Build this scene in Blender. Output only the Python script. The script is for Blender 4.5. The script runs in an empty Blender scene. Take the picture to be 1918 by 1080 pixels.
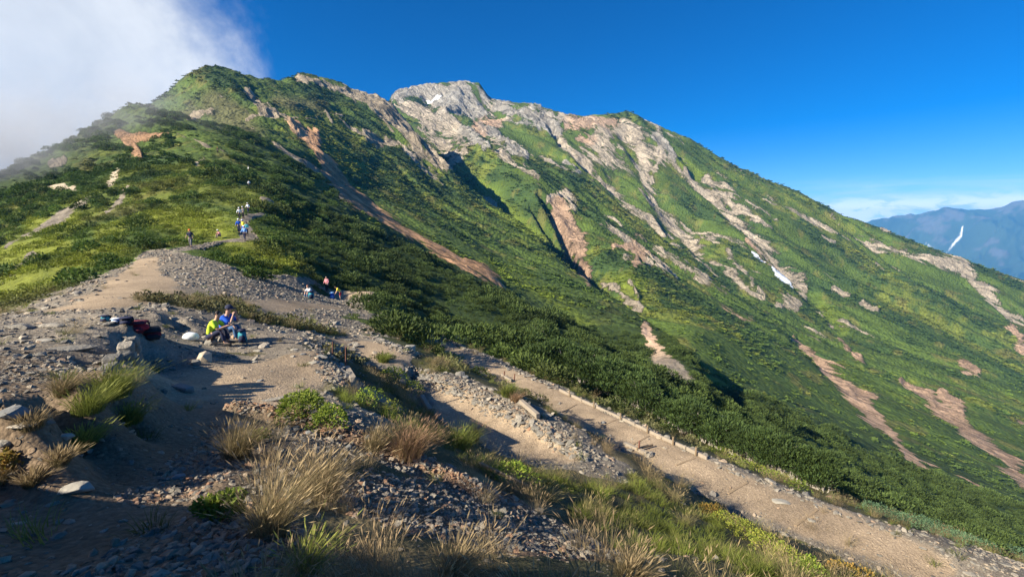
import bpy, math, random
import numpy as np
from mathutils import Vector, Matrix, Euler
random.seed(7); rng = np.random.default_rng(7)
S = bpy.context.scene; COL = S.collection
# ------------------------------------------------------------------ camera
F_PX = 852.0; PITCH = math.atan(110/852.0)
cam_d = bpy.data.cameras.new('camera'); cam = bpy.data.objects.new('camera', cam_d); COL.objects.link(cam)
cam_d.sensor_width = 36; cam_d.lens = F_PX/1918*36; cam_d.clip_start = 0.05; cam_d.clip_end = 60000
cam.rotation_euler = (math.pi/2-PITCH, 0, 0); cam.location = (0, 0, 0); S.camera = cam
# ------------------------------------------------------------------ sun, sky, exposure
SUN_EL = math.radians(31); SUN_AZ = math.radians(-119)          # azimuth from +Y, clockwise
SUN_TO = Vector((math.sin(SUN_AZ)*math.cos(SUN_EL), math.cos(SUN_AZ)*math.cos(SUN_EL), math.sin(SUN_EL)))
sl = bpy.data.lights.new('sun', 'SUN'); sl.energy = 5.0; sl.angle = math.radians(0.5); sl.color = (1, 0.90, 0.74)
so = bpy.data.objects.new('sun', sl); COL.objects.link(so); so.rotation_euler = SUN_TO.to_track_quat('Z', 'Y').to_euler()
W = bpy.data.worlds.new('World'); S.world = W; W.use_nodes = True
S.view_settings.view_transform = 'Standard'; S.view_settings.look = 'None'
S.view_settings.exposure = 1.3; S.view_settings.gamma = 1
S.render.resolution_x = 1024; S.render.resolution_y = 576
S.render.engine = 'CYCLES'
try:
    S.cycles.use_denoising = True; S.cycles.max_bounces = 6; S.cycles.diffuse_bounces = 3
    S.cycles.transparent_max_bounces = 12; S.cycles.volume_bounces = 0
    S.cycles.volume_step_rate = 1.0; S.cycles.volume_max_steps = 128
except Exception: pass

class NT:
    """small node-tree writer"""
    def __init__(s, tree): s.t = tree; s.n = tree.nodes; s.l = tree.links
    def node(s, typ, ins=None, **kw):
        nd = s.n.new(typ)
        for k, v in kw.items(): setattr(nd, k, v)
        for k, v in (ins or {}).items():
            if isinstance(v, bpy.types.NodeSocket): s.l.new(v, nd.inputs[k])
            else: nd.inputs[k].default_value = v
        return nd
    def math(s, op, a, b=0.0, c=0.0, clamp=False):
        return s.node('ShaderNodeMath', {0: a, 1: b, 2: c}, operation=op, use_clamp=clamp).outputs[0]
    def ramp(s, fac, stops, interp='LINEAR'):
        nd = s.node('ShaderNodeValToRGB', {0: fac}); cr = nd.color_ramp; cr.interpolation = interp
        while len(cr.elements) < len(stops): cr.elements.new(0.5)
        for e, (p, c) in zip(cr.elements, stops):
            e.position = p; e.color = (c, c, c, 1) if not hasattr(c, '__len__') else (*c, 1)
        return nd.outputs[0]
    def noise(s, vec, scale, detail=3, rough=0.55, dist=0.0, out=0):
        return s.node('ShaderNodeTexNoise', {'Vector': vec, 'Scale': scale, 'Detail': detail, 'Roughness': rough, 'Distortion': dist}).outputs[out]
    def mix(s, fac, a, b, blend='MIX'):
        nd = s.node('ShaderNodeMix', None, data_type='RGBA', blend_type=blend)
        for i, v in ((0, fac), (6, a), (7, b)):
            if isinstance(v, bpy.types.NodeSocket): s.l.new(v, nd.inputs[i])
            else: nd.inputs[i].default_value = v if not (hasattr(v, '__len__') and len(v) == 3) else (*v, 1)
        return nd.outputs[2]
    def sstep(s, x, a, b):
        nd = s.node('ShaderNodeMapRange', {0: x, 1: a, 2: b, 3: 0.0, 4: 1.0}, interpolation_type='SMOOTHSTEP'); return nd.outputs[0]

def build_world():
    w = NT(W.node_tree); w.n.clear()
    sky = w.node('ShaderNodeTexSky', sky_type='NISHITA', sun_disc=False)
    sky.sun_elevation = SUN_EL; sky.sun_rotation = SUN_AZ % (2*math.pi); sky.altitude = 2500
    sky.air_density = 1.0; sky.dust_density = 0.3; sky.ozone_density = 3.5
    tc = w.node('ShaderNodeTexCoord'); d = tc.outputs['Generated']
    sep = w.node('ShaderNodeSeparateXYZ', {0: d})
    hs = w.node('ShaderNodeHueSaturation', {'Hue': 0.510, 'Saturation': 1.46, 'Value': 1.2, 'Color': sky.outputs[0]})
    nz = w.noise(d, 3.2, 7, 0.62, 0.5)
    nz2 = w.noise(d, 9.0, 6, 0.6, 0.3)
    # large bank of cloud to the left
    def dirv(az, el):
        a, e = math.radians(az), math.radians(el)
        return (math.sin(a)*math.cos(e), math.cos(a)*math.cos(e), math.sin(e))
    dot = w.node('ShaderNodeVectorMath', {0: d, 1: dirv(-68, 14)}, operation='DOT_PRODUCT').outputs['Value']
    q = w.math('ADD', dot, w.math('MULTIPLY', w.math('SUBTRACT', nz, 0.5), 0.22))
    q = w.math('ADD', q, w.math('MULTIPLY', w.math('SUBTRACT', nz2, 0.5), 0.07))
    m1 = w.sstep(q, 0.765, 0.880)
    # thin high veil low over the far horizon to the right, and puffs on the far crest
    dot2 = w.node('ShaderNodeVectorMath', {0: d, 1: dirv(52, 1)}, operation='DOT_PRODUCT').outputs['Value']
    stretch = w.node('ShaderNodeMapping', {0: d, 3: (3.0, 3.0, 22.0)}).outputs[0]
    st = w.noise(stretch, 1.7, 6, 0.6, 0.4)
    band = w.math('MULTIPLY', w.sstep(sep.outputs[2], 0.10, 0.045), w.sstep(dot2, 0.86, 0.97))
    m2 = w.math('MULTIPLY', band, w.sstep(st, 0.38, 0.66))
    puff = w.node('ShaderNodeMapping', {0: d, 3: (14.0, 14.0, 40.0)}).outputs[0]
    pf = w.noise(puff, 1.3, 7, 0.62, 0.6)
    band2 = w.math('MULTIPLY', w.sstep(sep.outputs[2], 0.062, 0.034), w.sstep(dot2, 0.93, 0.96))
    m3 = w.math('MULTIPLY', band2, w.sstep(pf, 0.40, 0.54))
    shade = w.ramp(w.math('ADD', w.math('MULTIPLY', nz, 0.8), w.math('MULTIPLY', dot, 0.25)), [(0.34, (4.0, 4.6, 5.5)), (0.70, (7.4, 7.7, 8.2))])
    low = w.sstep(sep.outputs[2], 0.30, 0.02)
    shade = w.mix(low, shade, (6.9, 7.2, 7.7))
    c = w.mix(w.math('MULTIPLY', m2, 0.6), hs.outputs[0], (9.0, 10.2, 12.0))
    c = w.mix(w.math('MULTIPLY', m3, 0.9), c, (15.0, 15.3, 16.0))
    c = w.mix(w.math('MULTIPLY', m1, 0.97), c, shade)
    bg = w.node('ShaderNodeBackground', {0: c, 1: 0.050})
    w.node('ShaderNodeOutputWorld', {0: bg.outputs[0]})
build_world()

# ------------------------------------------------------------------ helpers: pixels <-> rays (photo 1918x1080)
CP, SP = math.cos(PITCH), math.sin(PITCH)
def ray(px, py):
    a = (np.asarray(px, float)-959)/F_PX; b = (540-np.asarray(py, float))/F_PX
    y = CP + b*SP; z = -SP + b*CP
    return a/y, z/y                       # x per metre forward, z per metre forward
def to_px(X, Y, Z):
    dep = Y*CP - Z*SP; up = Y*SP + Z*CP
    return 959+F_PX*X/dep, 540-F_PX*up/dep

NTAB = rng.random((256, 256), dtype=np.float32).ravel()
def vnoise(x, y, seed=0):
    x0 = np.floor(x); y0 = np.floor(y)
    fx = (x-x0).astype(np.float32); fy = (y-y0).astype(np.float32)
    ix = (x0.astype(np.int32)+seed*37) & 255; iy = ((y0.astype(np.int32)+seed*101) & 255) << 8
    ix1 = (ix+1) & 255; iy1 = (iy+256) & 65535
    fx = fx*fx*(3-2*fx); fy = fy*fy*(3-2*fy)
    a = NTAB[iy+ix]; b = NTAB[iy+ix1]; c = NTAB[iy1+ix]; d = NTAB[iy1+ix1]
    a = a+(b-a)*fx; c = c+(d-c)*fx
    return a+(c-a)*fy
def fbm(x, y, scale, octv=4, seed=0, gain=0.5):
    """-1..1"""
    x = x/scale; y = y/scale; v = 0; a = 1; s = 0
    for o in range(octv):
        c, sn = math.cos(o*1.1+.3), math.sin(o*1.1+.3)
        v = v + a*(vnoise(x*c-y*sn+o*17.3, x*sn+y*c-o*9.1, seed+o)*2-1); s += a
        a *= gain; x = x*2.03; y = y*2.03
    return v/s
def ridged(x, y, scale, octv=4, seed=0, gain=0.5):
    x = x/scale; y = y/scale; v = 0; a = 1; s = 0
    for o in range(octv):
        c, sn = math.cos(o*.9+.7), math.sin(o*.9+.7)
        v = v + a*(1-np.abs(vnoise(x*c-y*sn+o*11.3, x*sn+y*c+o*5.1, seed+o)*2-1)); s += a
        a *= gain; x = x*2.1; y = y*2.1
    return v/s
def sm(x, a, b):
    t = np.clip((x-a)/(b-a), 0, 1); return t*t*(3-2*t)

# ------------------------------------------------------------------ terrain control lines
CT, CS, CL = [], [], []        # azimuth, elevation ratio, log distance
def cpt(th, Y, s): CT.append(th); CL.append(math.log(Y)); CS.append(s)
def cP(px, py, Y=None, z=None):
    t, s = ray(px, py); t = float(t); s = float(s)
    if Y is None: Y = z/s
    return math.atan(t), math.log(Y), s
def line(pts, step=0.05, back=None, front=None):
    """pts (px,py,Y) ; back = (dlogY, ds) adds a hidden line behind the crest"""
    q = [cP(*p) for p in pts]
    out = [q[0]]
    for a, b in zip(q[:-1], q[1:]):
        n = max(1, int(math.hypot(2*(b[0]-a[0]), b[1]-a[1])/step))
        for k in range(1, n+1):
            f = k/n; out.append(tuple(a[i]+(b[i]-a[i])*f for i in range(3)))
    for o in out:
        CT.append(o[0]); CL.append(o[1]); CS.append(o[2])
        if back: CT.append(o[0]); CL.append(o[1]+back[0]); CS.append(o[2]+back[1])
        if front: CT.append(o[0]); CL.append(o[1]-front[0]); CS.append(o[2]+front[1])
def pts(*L):
    for p in L:
        q = cP(*p); CT.append(q[0]); CL.append(q[1]); CS.append(q[2])
def ptz(*L):
    for p in L:
        q = cP(p[0], p[1], None, p[2]); CT.append(q[0]); CL.append(q[1]); CS.append(q[2])
def lz(L, step=0.06):
    line([(a, b, c/float(ray(a, b)[1])) for a, b, c in L], step)
# under and around the camera (t, Y, z)
for t, Y, z in [(-3, .5, -1.5), (-1.5, .5, -1.6), (0, .5, -1.65), (1.5, .5, -1.85), (3, .5, -2.2), (-3, 1.2, -1.5), (-1.7, 1.2, -1.62), (0, 1.2, -1.7),
                (1, 1.2, -1.95), (2, 1.2, -2.8), (3, 1.2, -3.8), (-3, 2.2, -1.3), (-1.9, 2.2, -1.5), (2, 2.5, -4.6), (3, 2.5, -6), (-3, 4, -1.2), (-1.8, 4, -1.3), (1.7, 4, -5.5), (3, 4, -8),
                (3, 10, -18), (2.2, 10, -14), (-3, 10, -3.5), (-2, 10, -2.8), (-3, 30, -16), (-1.9, 30, -10), (3, 30, -50), (2, 30, -33), (1.6, 60, -60), (3, 60, -90),
                (-3, 100, -50), (-2, 100, -25), (-3, 250, -90), (-2, 250, -30), (3, 200, -190), (2, 200, -150), (3, 500, -330), (2, 500, -290), (3, 1100, -350), (2.0, 900, -300)]:
    cpt(math.atan(t), Y, z/Y)
# foreground slope
pts((-100, 1080, 2.0), (200, 1080, 2.05), (500, 1080, 2.12), (900, 1080, 2.35), (1150, 1080, 2.9), (1350, 1080, 4.0), (1500, 1080, 5.4), (1620, 1085, 8.2))
ptz((100, 1000, -1.80), (200, 900, -1.98), (0, 985, -1.74), (320, 960, -1.88), (330, 800, -2.38), (390, 735, -2.85), (450, 700, -3.1), (560, 695, -3.4), (600, 660, -3.55),
    (400, 880, -2.10), (500, 960, -2.02), (500, 870, -2.25), (440, 770, -2.55), (520, 790, -2.70), (600, 760, -3.0), (640, 700, -3.45), (590, 735, -3.2),
    (700, 755, -3.7), (600, 860, -2.45), (700, 850, -3.0), (700, 950, -2.5), (700, 1030, -2.1), (800, 830, -3.9), (800, 950, -2.8), (900, 870, -4.3), (900, 960, -3.2), (900, 1040, -2.4),
    (1000, 900, -4.5), (1000, 990, -3.5), (1100, 930, -4.9), (1100, 1020, -3.6), (1200, 960, -5.2), (1200, 1040, -4.1), (1300, 1000, -5.3), (1400, 1045, -5.3),
    (1150, 885, -5.8), (1260, 925, -6.2), (1380, 985, -6.9))
# left bank: crest and foot, dry-stone wall
ptz((0, 915, -1.80), (110, 870, -1.98), (250, 820, -2.28), (305, 762, -2.70), (325, 712, -2.98), (272, 694, -3.02), (300, 650, -3.2), (330, 620, -3.25),
    (0, 756, -1.26), (80, 741, -1.34), (150, 725, -1.48), (215, 702, -1.66), (262, 689, -2.0),
    (120, 665, -1.80), (160, 648, -1.90), (205, 622, -1.98), (240, 602, -2.05), (262, 600, -2.25),
    (170, 700, -2.0), (0, 700, -1.55), (60, 665, -1.7), (0, 640, -1.85), (0, 612, -1.95), (100, 606, -1.98), (160, 603, -2.05))
# seated couple's shelf
ptz((383, 668, -3.1), (400, 643, -3.55), (430, 640, -3.6), (480, 640, -3.6), (350, 600, -3.0), (430, 585, -3.4), (300, 590, -2.7), (560, 640, -3.6), (480, 600, -3.9), (530, 590, -4.4), (610, 640, -4.2), (640, 660, -4.4), (650, 700, -4.3))
# trail up to the ridge
pts((160, 577, 15), (200, 560, 17), (250, 560, 17.5), (300, 540, 22), (260, 510, 29), (190, 520, 26), (330, 480, 37), (380, 500, 33), (440, 530, 29), (290, 475, 40),
    (358, 463, 44), (300, 452, 48), (420, 470, 46), (460, 450, 53), (500, 510, 40), (560, 520, 43), (600, 556, 44), (637, 562, 46), (690, 546, 47), (720, 560, 42))
ptz((600, 590, -4.9), (660, 585, -6.0), (560, 560, -5.0), (740, 600, -6.9), (770, 620, -7.2))
# terrace two and three, berm, lower path
lz([(640, 622, -5.1), (700, 632, -5.15), (765, 658, -5.3)]); lz([(660, 675, -5.1), (700, 690, -5.2), (760, 690, -5.4)])
lz([(778, 690, -5.6), (880, 735, -5.75), (1000, 795, -5.85), (1090, 850, -5.9), (1130, 872, -5.95)])
lz([(770, 712, -5.85), (860, 745, -5.95), (960, 800, -6.0), (1060, 850, -6.05)]); lz([(770, 740, -5.85), (850, 800, -5.95), (930, 840, -5.95), (1010, 862, -6.0)])
ptz((720, 720, -4.9), (760, 770, -4.9), (840, 815, -5.3), (930, 855, -5.2), (1040, 880, -5.4))
lz([(800, 628, -7.7), (830, 637, -7.8), (900, 664, -7.9), (1045, 729, -8.0), (1200, 801, -8.05), (1325, 858, -8.1), (1450, 908, -8.15), (1600, 964, -8.2), (1750, 1015, -8.25), (1900, 1066, -8.3), (2100, 1130, -8.4)])
lz([(815, 655, -7.75), (890, 692, -7.85), (1035, 768, -7.95), (1190, 855, -8.0), (1290, 915, -8.05), (1400, 975, -8.1), (1530, 1030, -8.15), (1660, 1085, -8.2), (1800, 1140, -8.3)])
for px_, py_, z_, f_, zf_ in [(1000, 744, -7.1, 1.05, -7.9), (1035, 764, -7.1, 1.06, -7.95), (1110, 806, -7.1, 1.06, -8.0), (1190, 851, -7.15, 1.06, -8.0), (1290, 911, -7.2, 1.06, -8.05), (1400, 971, -7.25, 1.07, -8.1), (1470, 1000, -7.3, 1.07, -8.12), (1530, 1026, -7.35, 1.07, -8.15), (1600, 1056, -7.4, 1.07, -8.18), (1660, 1081, -7.45, 1.07, -8.2)]:
    z_ += .45; t_, s_ = ray(px_, py_); Y_ = z_/float(s_); f_ += .07; cpt(math.atan(float(t_)), Y_, z_/Y_); cpt(math.atan(float(t_)), Y_*f_, zf_/(Y_*f_))
# ground falling away beyond the lower path
lz([(760, 600, -7.6), (800, 618, -9.2), (900, 650, -9.8), (1045, 716, -9.9), (1200, 785, -10.2), (1325, 842, -10.2), (1450, 893, -10.2), (1600, 950, -10.3), (1750, 1003, -10.4), (1900, 1055, -10.4), (2100, 1120, -10.6)])
pts((800, 580, 62), (900, 605, 55), (1000, 650, 46), (1100, 690, 40), (1200, 745, 34), (1325, 805, 29), (1450, 865, 24), (700, 500, 75), (600, 480, 62), (620, 520, 52), (560, 480, 52))
# slope A crest / orange gully
line([(545, 232, 350), (590, 262, 320), (605, 300, 285), (640, 350, 245), (700, 402, 205), (800, 467, 165), (880, 512, 138)])
line([(960, 563, 118), (1100, 632, 92), (1250, 712, 70), (1400, 800, 52), (1560, 915, 38), (1700, 985, 30), (1900, 1052, 22), (2100, 1118, 18)], back=(0.09, -0.012))
# left flank
pts((100, 560, 19), (0, 592, 18), (0, 575, 24), (0, 500, 55), (100, 500, 42), (180, 480, 42), (0, 430, 88), (100, 430, 75), (200, 430, 66), (270, 440, 55), (0, 380, 115), (100, 380, 100), (200, 380, 92), (300, 400, 76), (380, 400, 72),
    (100, 330, 135), (200, 330, 120), (300, 340, 105), (400, 350, 98), (200, 280, 155), (300, 290, 140), (380, 290, 140), (-150, 500, 60), (-150, 420, 115))
line([(-250, 400, 120), (-100, 352, 138), (0, 325, 150), (60, 292, 165), (100, 287, 170), (150, 252, 182), (190, 233, 190), (225, 205, 196), (245, 195, 200), (285, 200, 205), (320, 215, 215)], back=(0.22, -0.07))
pts((225, 250, 180), (262, 285, 162), (262, 262, 176), (310, 260, 172), (350, 262, 165), (408, 280, 152), (450, 300, 150), (467, 350, 100), (500, 370, 95), (455, 430, 60), (455, 400, 70), (540, 420, 85), (600, 420, 105), (560, 350, 140), (520, 290, 200))
# peak one
line([(180, 300, 420), (250, 230, 400), (290, 196, 390), (320, 175, 400), (345, 148, 410), (378, 131, 420), (420, 136, 425), (470, 143, 435), (500, 152, 450)], back=(0.2, -0.08))
pts((330, 225, 330), (380, 200, 350), (440, 200, 340), (500, 220, 320), (420, 240, 260), (500, 260, 250), (480, 180, 390), (540, 190, 400))
# B ridge
line([(500, 152, 455), (530, 154, 500), (565, 146, 540), (600, 148, 560), (640, 163, 575), (690, 183, 590), (728, 189, 600)], back=(0.18, -0.10))
line([(728, 189, 600), (748, 215, 570), (775, 250, 530), (805, 285, 490), (848, 333, 445)], back=(0.16, -0.05))
line([(848, 333, 445), (900, 388, 400), (960, 432, 360), (1040, 480, 310), (1095, 535, 275), (1200, 597, 175), (1290, 660, 112), (1340, 735, 82)], back=(0.14, -0.035))
pts((620, 200, 470), (700, 250, 450), (760, 300, 420), (800, 350, 380), (700, 340, 330), (780, 400, 280), (860, 450, 240), (900, 440, 290), (950, 500, 220), (1000, 480, 290), (1000, 560, 160), (1100, 600, 140), (1200, 660, 108), (880, 480, 200))
# C face
line([(728, 192, 940), (738, 172, 960), (770, 160, 980), (830, 153, 1000), (862, 149, 1000), (897, 153, 995), (912, 178, 980), (928, 188, 965), (985, 190, 950), (1020, 205, 940), (1055, 218, 925), (1140, 216, 900), (1180, 221, 895),
      (1240, 241, 880), (1290, 258, 870), (1330, 288, 855), (1400, 325, 830), (1500, 372, 800), (1560, 402, 780), (1620, 423, 760), (1700, 458, 735), (1800, 492, 700), (1860, 515, 680), (1918, 529, 660), (2100, 600, 620)], back=(0.2, -0.12))
for t, Y, z in [(-1, 1500, -100), (-.3, 1500, -60), (.2, 1500, -150), (.6, 1500, -350), (1, 1400, -500), (-2, 1400, -300)]: cpt(math.atan(t), Y, z/Y)
line([(912, 178, 975), (935, 215, 880), (900, 262, 740), (893, 290, 600), (905, 300, 570), (960, 350, 500), (1010, 372, 455)])
line([(868, 288, 610), (846, 322, 530), (855, 340, 495), (905, 385, 445), (1010, 455, 340)])
pts((780, 240, 800), (830, 280, 720), (800, 200, 930), (880, 215, 900), (1000, 300, 700), (1060, 350, 540), (1110, 420, 425), (1150, 330, 720), (1240, 340, 720), (1200, 420, 580), (1300, 430, 640), (1130, 480, 350), (1180, 530, 305),
    (1250, 560, 300), (1300, 620, 210), (1380, 520, 480), (1450, 480, 580), (1400, 640, 260), (1500, 600, 420), (1560, 520, 560), (1650, 520, 600), (1600, 650, 400), (1700, 600, 480), (1800, 600, 520), (1900, 600, 550),
    (1420, 740, 110), (1550, 760, 200), (1700, 760, 250), (1850, 760, 290), (1560, 860, 78), (1700, 880, 130), (1850, 900, 155), (1720, 970, 62), (1900, 1020, 62), (2050, 800, 340), (2050, 1000, 110), (1300, 690, 104), (1400, 780, 70))
CT = np.array(CT); CL = np.array(CL); CS = np.array(CS)
TS = 2.0
def rbf_solve():
    global CT, CL, CS
    key = np.round(np.stack([CT*TS, CL], 1)/0.012).astype(int)
    _, idx = np.unique(key, axis=0, return_index=True)
    CT, CL, CS = CT[idx], CL[idx], CS[idx]
    n = len(CT); X = np.stack([CT*TS, CL], 1)
    D = np.sqrt(((X[:, None]-X[None])**2).sum(-1)+1e-5)
    A = np.zeros((n+3, n+3)); A[:n, :n] = D; A[:n, n] = 1; A[:n, n+1:] = X; A[n, :n] = 1; A[n+1:, :n] = X.T
    w = np.linalg.solve(A, np.concatenate([CS, [0, 0, 0]])); return X, w
RX, RW = rbf_solve()
TH0, TH1, L0, L1 = -math.atan(3.0), math.atan(3.0), math.log(0.5), math.log(1500)
NC, NR = 420, 640
gth = np.linspace(TH0, TH1, NC); gl = np.linspace(L0, L1, NR)
coarse = np.zeros((NR, NC))
for j in range(NC):
    d = np.sqrt((gth[j]*TS-RX[:, 0])[None]**2+(gl[:, None]-RX[:, 1][None])**2+1e-5)
    coarse[:, j] = d@RW[:-3]+RW[-3]+RW[-2]*gth[j]*TS+RW[-1]*gl
def base_s(th, l):
    u = np.clip((th-TH0)/(TH1-TH0)*(NC-1), 0, NC-1.001); v = np.clip((l-L0)/(L1-L0)*(NR-1), 0, NR-1.001)
    i = u.astype(int); j = v.astype(int); fu = u-i; fv = v-j
    return (coarse[j, i]*(1-fu)+coarse[j, i+1]*fu)*(1-fv)+(coarse[j+1, i]*(1-fu)+coarse[j+1, i+1]*fu)*fv

def base_hit(px, py, ymin=0.8, ymax=1400):
    """first point of the undisturbed ground along the ray of a pixel"""
    t, s = ray(px, py); th = math.atan(float(t)); ls = np.linspace(math.log(ymin), math.log(ymax), 3000)
    g = base_s(np.full_like(ls, th), ls); k = np.argmax(g >= float(s))
    if g[k] < s: k = len(ls)-1
    Y = math.exp(ls[k]); return float(t)*Y, Y, float(s)*Y
# ------------------------------------------------------------------ terrain grid
def rows(a, b, n): return np.linspace(math.log(a), math.log(b), n, endpoint=False)
LR = np.concatenate([rows(0.5, 1.6, 40), rows(1.6, 16, 330), rows(16, 130, 400), rows(130, 1120, 600), rows(1120, 1490, 14), [math.log(1490)]])
xf = np.concatenate([np.linspace(-math.atan(3.0), -math.atan(1.32), 45, endpoint=False), np.arctan(np.linspace(-1.32, 1.32, 960, endpoint=False)), np.linspace(math.atan(1.32), math.atan(3.0), 46)])
TH, LL = np.meshgrid(xf, LR); Yg = np.exp(LL); Xg = np.tan(TH)*Yg
sg = base_s(TH, LL); Zg = sg*Yg
PX, PY = to_px(Xg, Yg, Zg)

_u = Xg*0.68+Yg*0.73; _v = Xg*0.73-Yg*0.68
NW = fbm(_u+fbm(Xg, Yg, 60, 3, 32)*10, _v*.16, 15, 6, 3, 0.72)*2.9
def strokes_px(L, warp=0.0, seed=0, yr=(0, 1e9)):
    """distance field of traced patches; each patch [(px,py,r),...]; returns 0..1 mask"""
    m = np.zeros(PX.shape, np.float32)
    sel0 = (Yg > yr[0]) & (Yg < yr[1])
    if warp: n1 = NW
    for pl in L:
        if len(pl) == 1: pl = [pl[0], (pl[0][0]+1, pl[0][1], pl[0][2])]
        P = np.array(pl, float); R = P[:, 2].max()*1.8+6
        bb = sel0 & (PX > P[:, 0].min()-R) & (PX < P[:, 0].max()+R) & (PY > P[:, 1].min()-R) & (PY < P[:, 1].max()+R)
        if not bb.any(): continue
        x = PX[bb]; y = PY[bb]; best = np.full(x.shape, -1e9)
        for a, b in zip(P[:-1], P[1:]):
            dx, dy = b[0]-a[0], b[1]-a[1]; l2 = dx*dx+dy*dy
            f = np.clip(((x-a[0])*dx+(y-a[1])*dy)/l2, 0, 1)
            r = a[2]+(b[2]-a[2])*f
            v = (r-np.hypot(x-a[0]-dx*f, y-a[1]-dy*f))/(r+2)
            best = np.maximum(best, v)
        if warp: best = best+n1[bb]*warp
        m[bb] = np.maximum(m[bb], sm(best, -0.55, 0.75))
    return m
def strokes_w(L, warp=0.3, seed=0, soft=0.35, ymin=.8):
    m = np.zeros(PX.shape, np.float32)
    for pl in L:
        W3 = [(*base_hit(p[0], p[1], p[3] if len(p) > 3 else ymin)[:2], p[2]) for p in pl]
        if len(W3) == 1: W3 = [W3[0], (W3[0][0]+.05, W3[0][1], W3[0][2])]
        P = np.array(W3); R = P[:, 2].max()*1.6+.5
        bb = (Xg > P[:, 0].min()-R) & (Xg < P[:, 0].max()+R) & (Yg > P[:, 1].min()-R) & (Yg < P[:, 1].max()+R)
        if not bb.any(): continue
        x = Xg[bb]; y = Yg[bb]; best = np.full(x.shape, -1e9)
        for a, b in zip(P[:-1], P[1:]):
            dx, dy = b[0]-a[0], b[1]-a[1]; l2 = dx*dx+dy*dy+1e-9
            f = np.clip(((x-a[0])*dx+(y-a[1])*dy)/l2, 0, 1); r = a[2]+(b[2]-a[2])*f
            best = np.maximum(best, (r-np.hypot(x-a[0]-dx*f, y-a[1]-dy*f))/r)
        best = best+warp*(fbm(x, y, 1.1, 4, seed, .6))
        m[bb] = np.maximum(m[bb], sm(best, 0, soft))
    return m

# --- far rock, scree, snow patches traced on the mountain
far = (330, 1200)
M = {}
M['grey'] = strokes_px([[(740, 178, 12), (770, 172, 14), (810, 172, 18), (860, 175, 24), (900, 190, 18)], [(840, 195, 26), (880, 205, 24), (905, 205, 12)], [(930, 195, 8), (960, 205, 14), (1000, 215, 20), (1040, 235, 16)],
    [(985, 205, 8), (1010, 235, 9)], [(1060, 300, 5), (1085, 325, 7)], [(870, 258, 12), (910, 290, 10)], [(900, 240, 8), (960, 290, 14), (985, 310, 8)], [(1230, 262, 10), (1265, 300, 5)]], .35, 3, far)
M['tan'] = strokes_px([[(748, 200, 12), (790, 215, 16), (840, 240, 24), (870, 265, 16)], [(800, 240, 18), (830, 275, 16), (850, 300, 14), (842, 325, 8)], [(880, 285, 10), (855, 305, 10)], [(930, 300, 8), (980, 330, 10), (1010, 350, 6)],
    [(1040, 235, 9), (1060, 270, 12), (1100, 300, 14)], [(1165, 235, 14), (1195, 260, 14), (1212, 300, 13), (1210, 345, 15), (1240, 390, 13), (1280, 430, 16), (1312, 462, 14)], [(1212, 330, 8), (1190, 300, 9), (1165, 275, 10)],
    [(1232, 250, 10), (1240, 290, 9), (1220, 330, 8)], [(1095, 305, 6), (1150, 350, 8), (1190, 385, 9), (1225, 415, 10), (1248, 440, 5)], [(1330, 480, 4), (1395, 540, 5), (1430, 560, 6)],
    [(1285, 320, 5), (1310, 345, 8), (1345, 375, 11), (1385, 415, 16), (1425, 455, 17), (1460, 495, 16), (1500, 530, 14), (1508, 552, 6)], [(1322, 330, 5), (1362, 375, 6), (1410, 410, 8), (1445, 430, 4)], [(1505, 555, 2), (1560, 608, 3)],
    [(1430, 372, 3), (1470, 392, 5), (1520, 415, 6), (1568, 440, 3)], [(1545, 452, 6), (1562, 458, 7)], [(1455, 575, 8), (1490, 580, 12)], [(1695, 480, 4), (1750, 492, 6), (1800, 505, 6), (1850, 545, 9), (1900, 590, 12), (1930, 610, 10)],
    [(1640, 498, 4), (1665, 512, 5), (1705, 530, 6)], [(1560, 548, 5), (1590, 555, 5)], [(1615, 575, 5), (1640, 588, 5)], [(1362, 470, 6), (1385, 505, 7), (1410, 540, 6)], [(1240, 480, 5), (1256, 486, 4)], [(1170, 490, 8), (1215, 505, 9)],
    [(1130, 545, 6), (1165, 565, 8), (1200, 590, 8)], [(1180, 545, 6), (1195, 575, 6)], [(1230, 505, 4), (1262, 520, 5)], [(1420, 548, 5), (1432, 556, 6)], [(1030, 380, 6), (1060, 372, 12), (1075, 395, 13)]], .40, 4, (200, 1200))
M['pink'] = strokes_px([[(1060, 232, 8), (1100, 232, 14), (1150, 228, 10)], [(1085, 250, 9), (1110, 262, 10)], [(900, 225, 10), (925, 232, 12), (935, 225, 7)], [(895, 240, 12), (905, 260, 9)], [(1045, 390, 12), (1060, 430, 20), (1085, 470, 22), (1090, 505, 18), (1105, 530, 8)],
    [(1150, 468, 6), (1185, 460, 10), (1205, 480, 12), (1190, 510, 8)], [(1398, 455, 5), (1425, 475, 7), (1450, 500, 7)],
    [(1487, 633, 4), (1530, 675, 10), (1580, 720, 18), (1615, 750, 20), (1640, 790, 12)], [(1600, 735, 9), (1660, 800, 9), (1700, 850, 8), (1735, 885, 5)], [(1570, 637, 3), (1600, 668, 5), (1618, 684, 4)],
    [(1690, 715, 5), (1735, 745, 12), (1790, 785, 16), (1830, 820, 15), (1880, 860, 17), (1930, 905, 15)], [(1760, 740, 5), (1800, 770, 10)], [(1795, 680, 6), (1815, 692, 12), (1828, 700, 8)], [(1895, 622, 14), (1915, 660, 10)], [(1895, 780, 4), (1915, 795, 7)],
    [(1690, 905, 4), (1700, 912, 5)], [(1782, 912, 3), (1820, 935, 4)], [(1208, 615, 9), (1225, 645, 16), (1250, 680, 20), (1285, 715, 17), (1302, 738, 5)], [(1252, 700, 10), (1268, 735, 5)]], .34, 5, (78, 1200))
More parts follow.
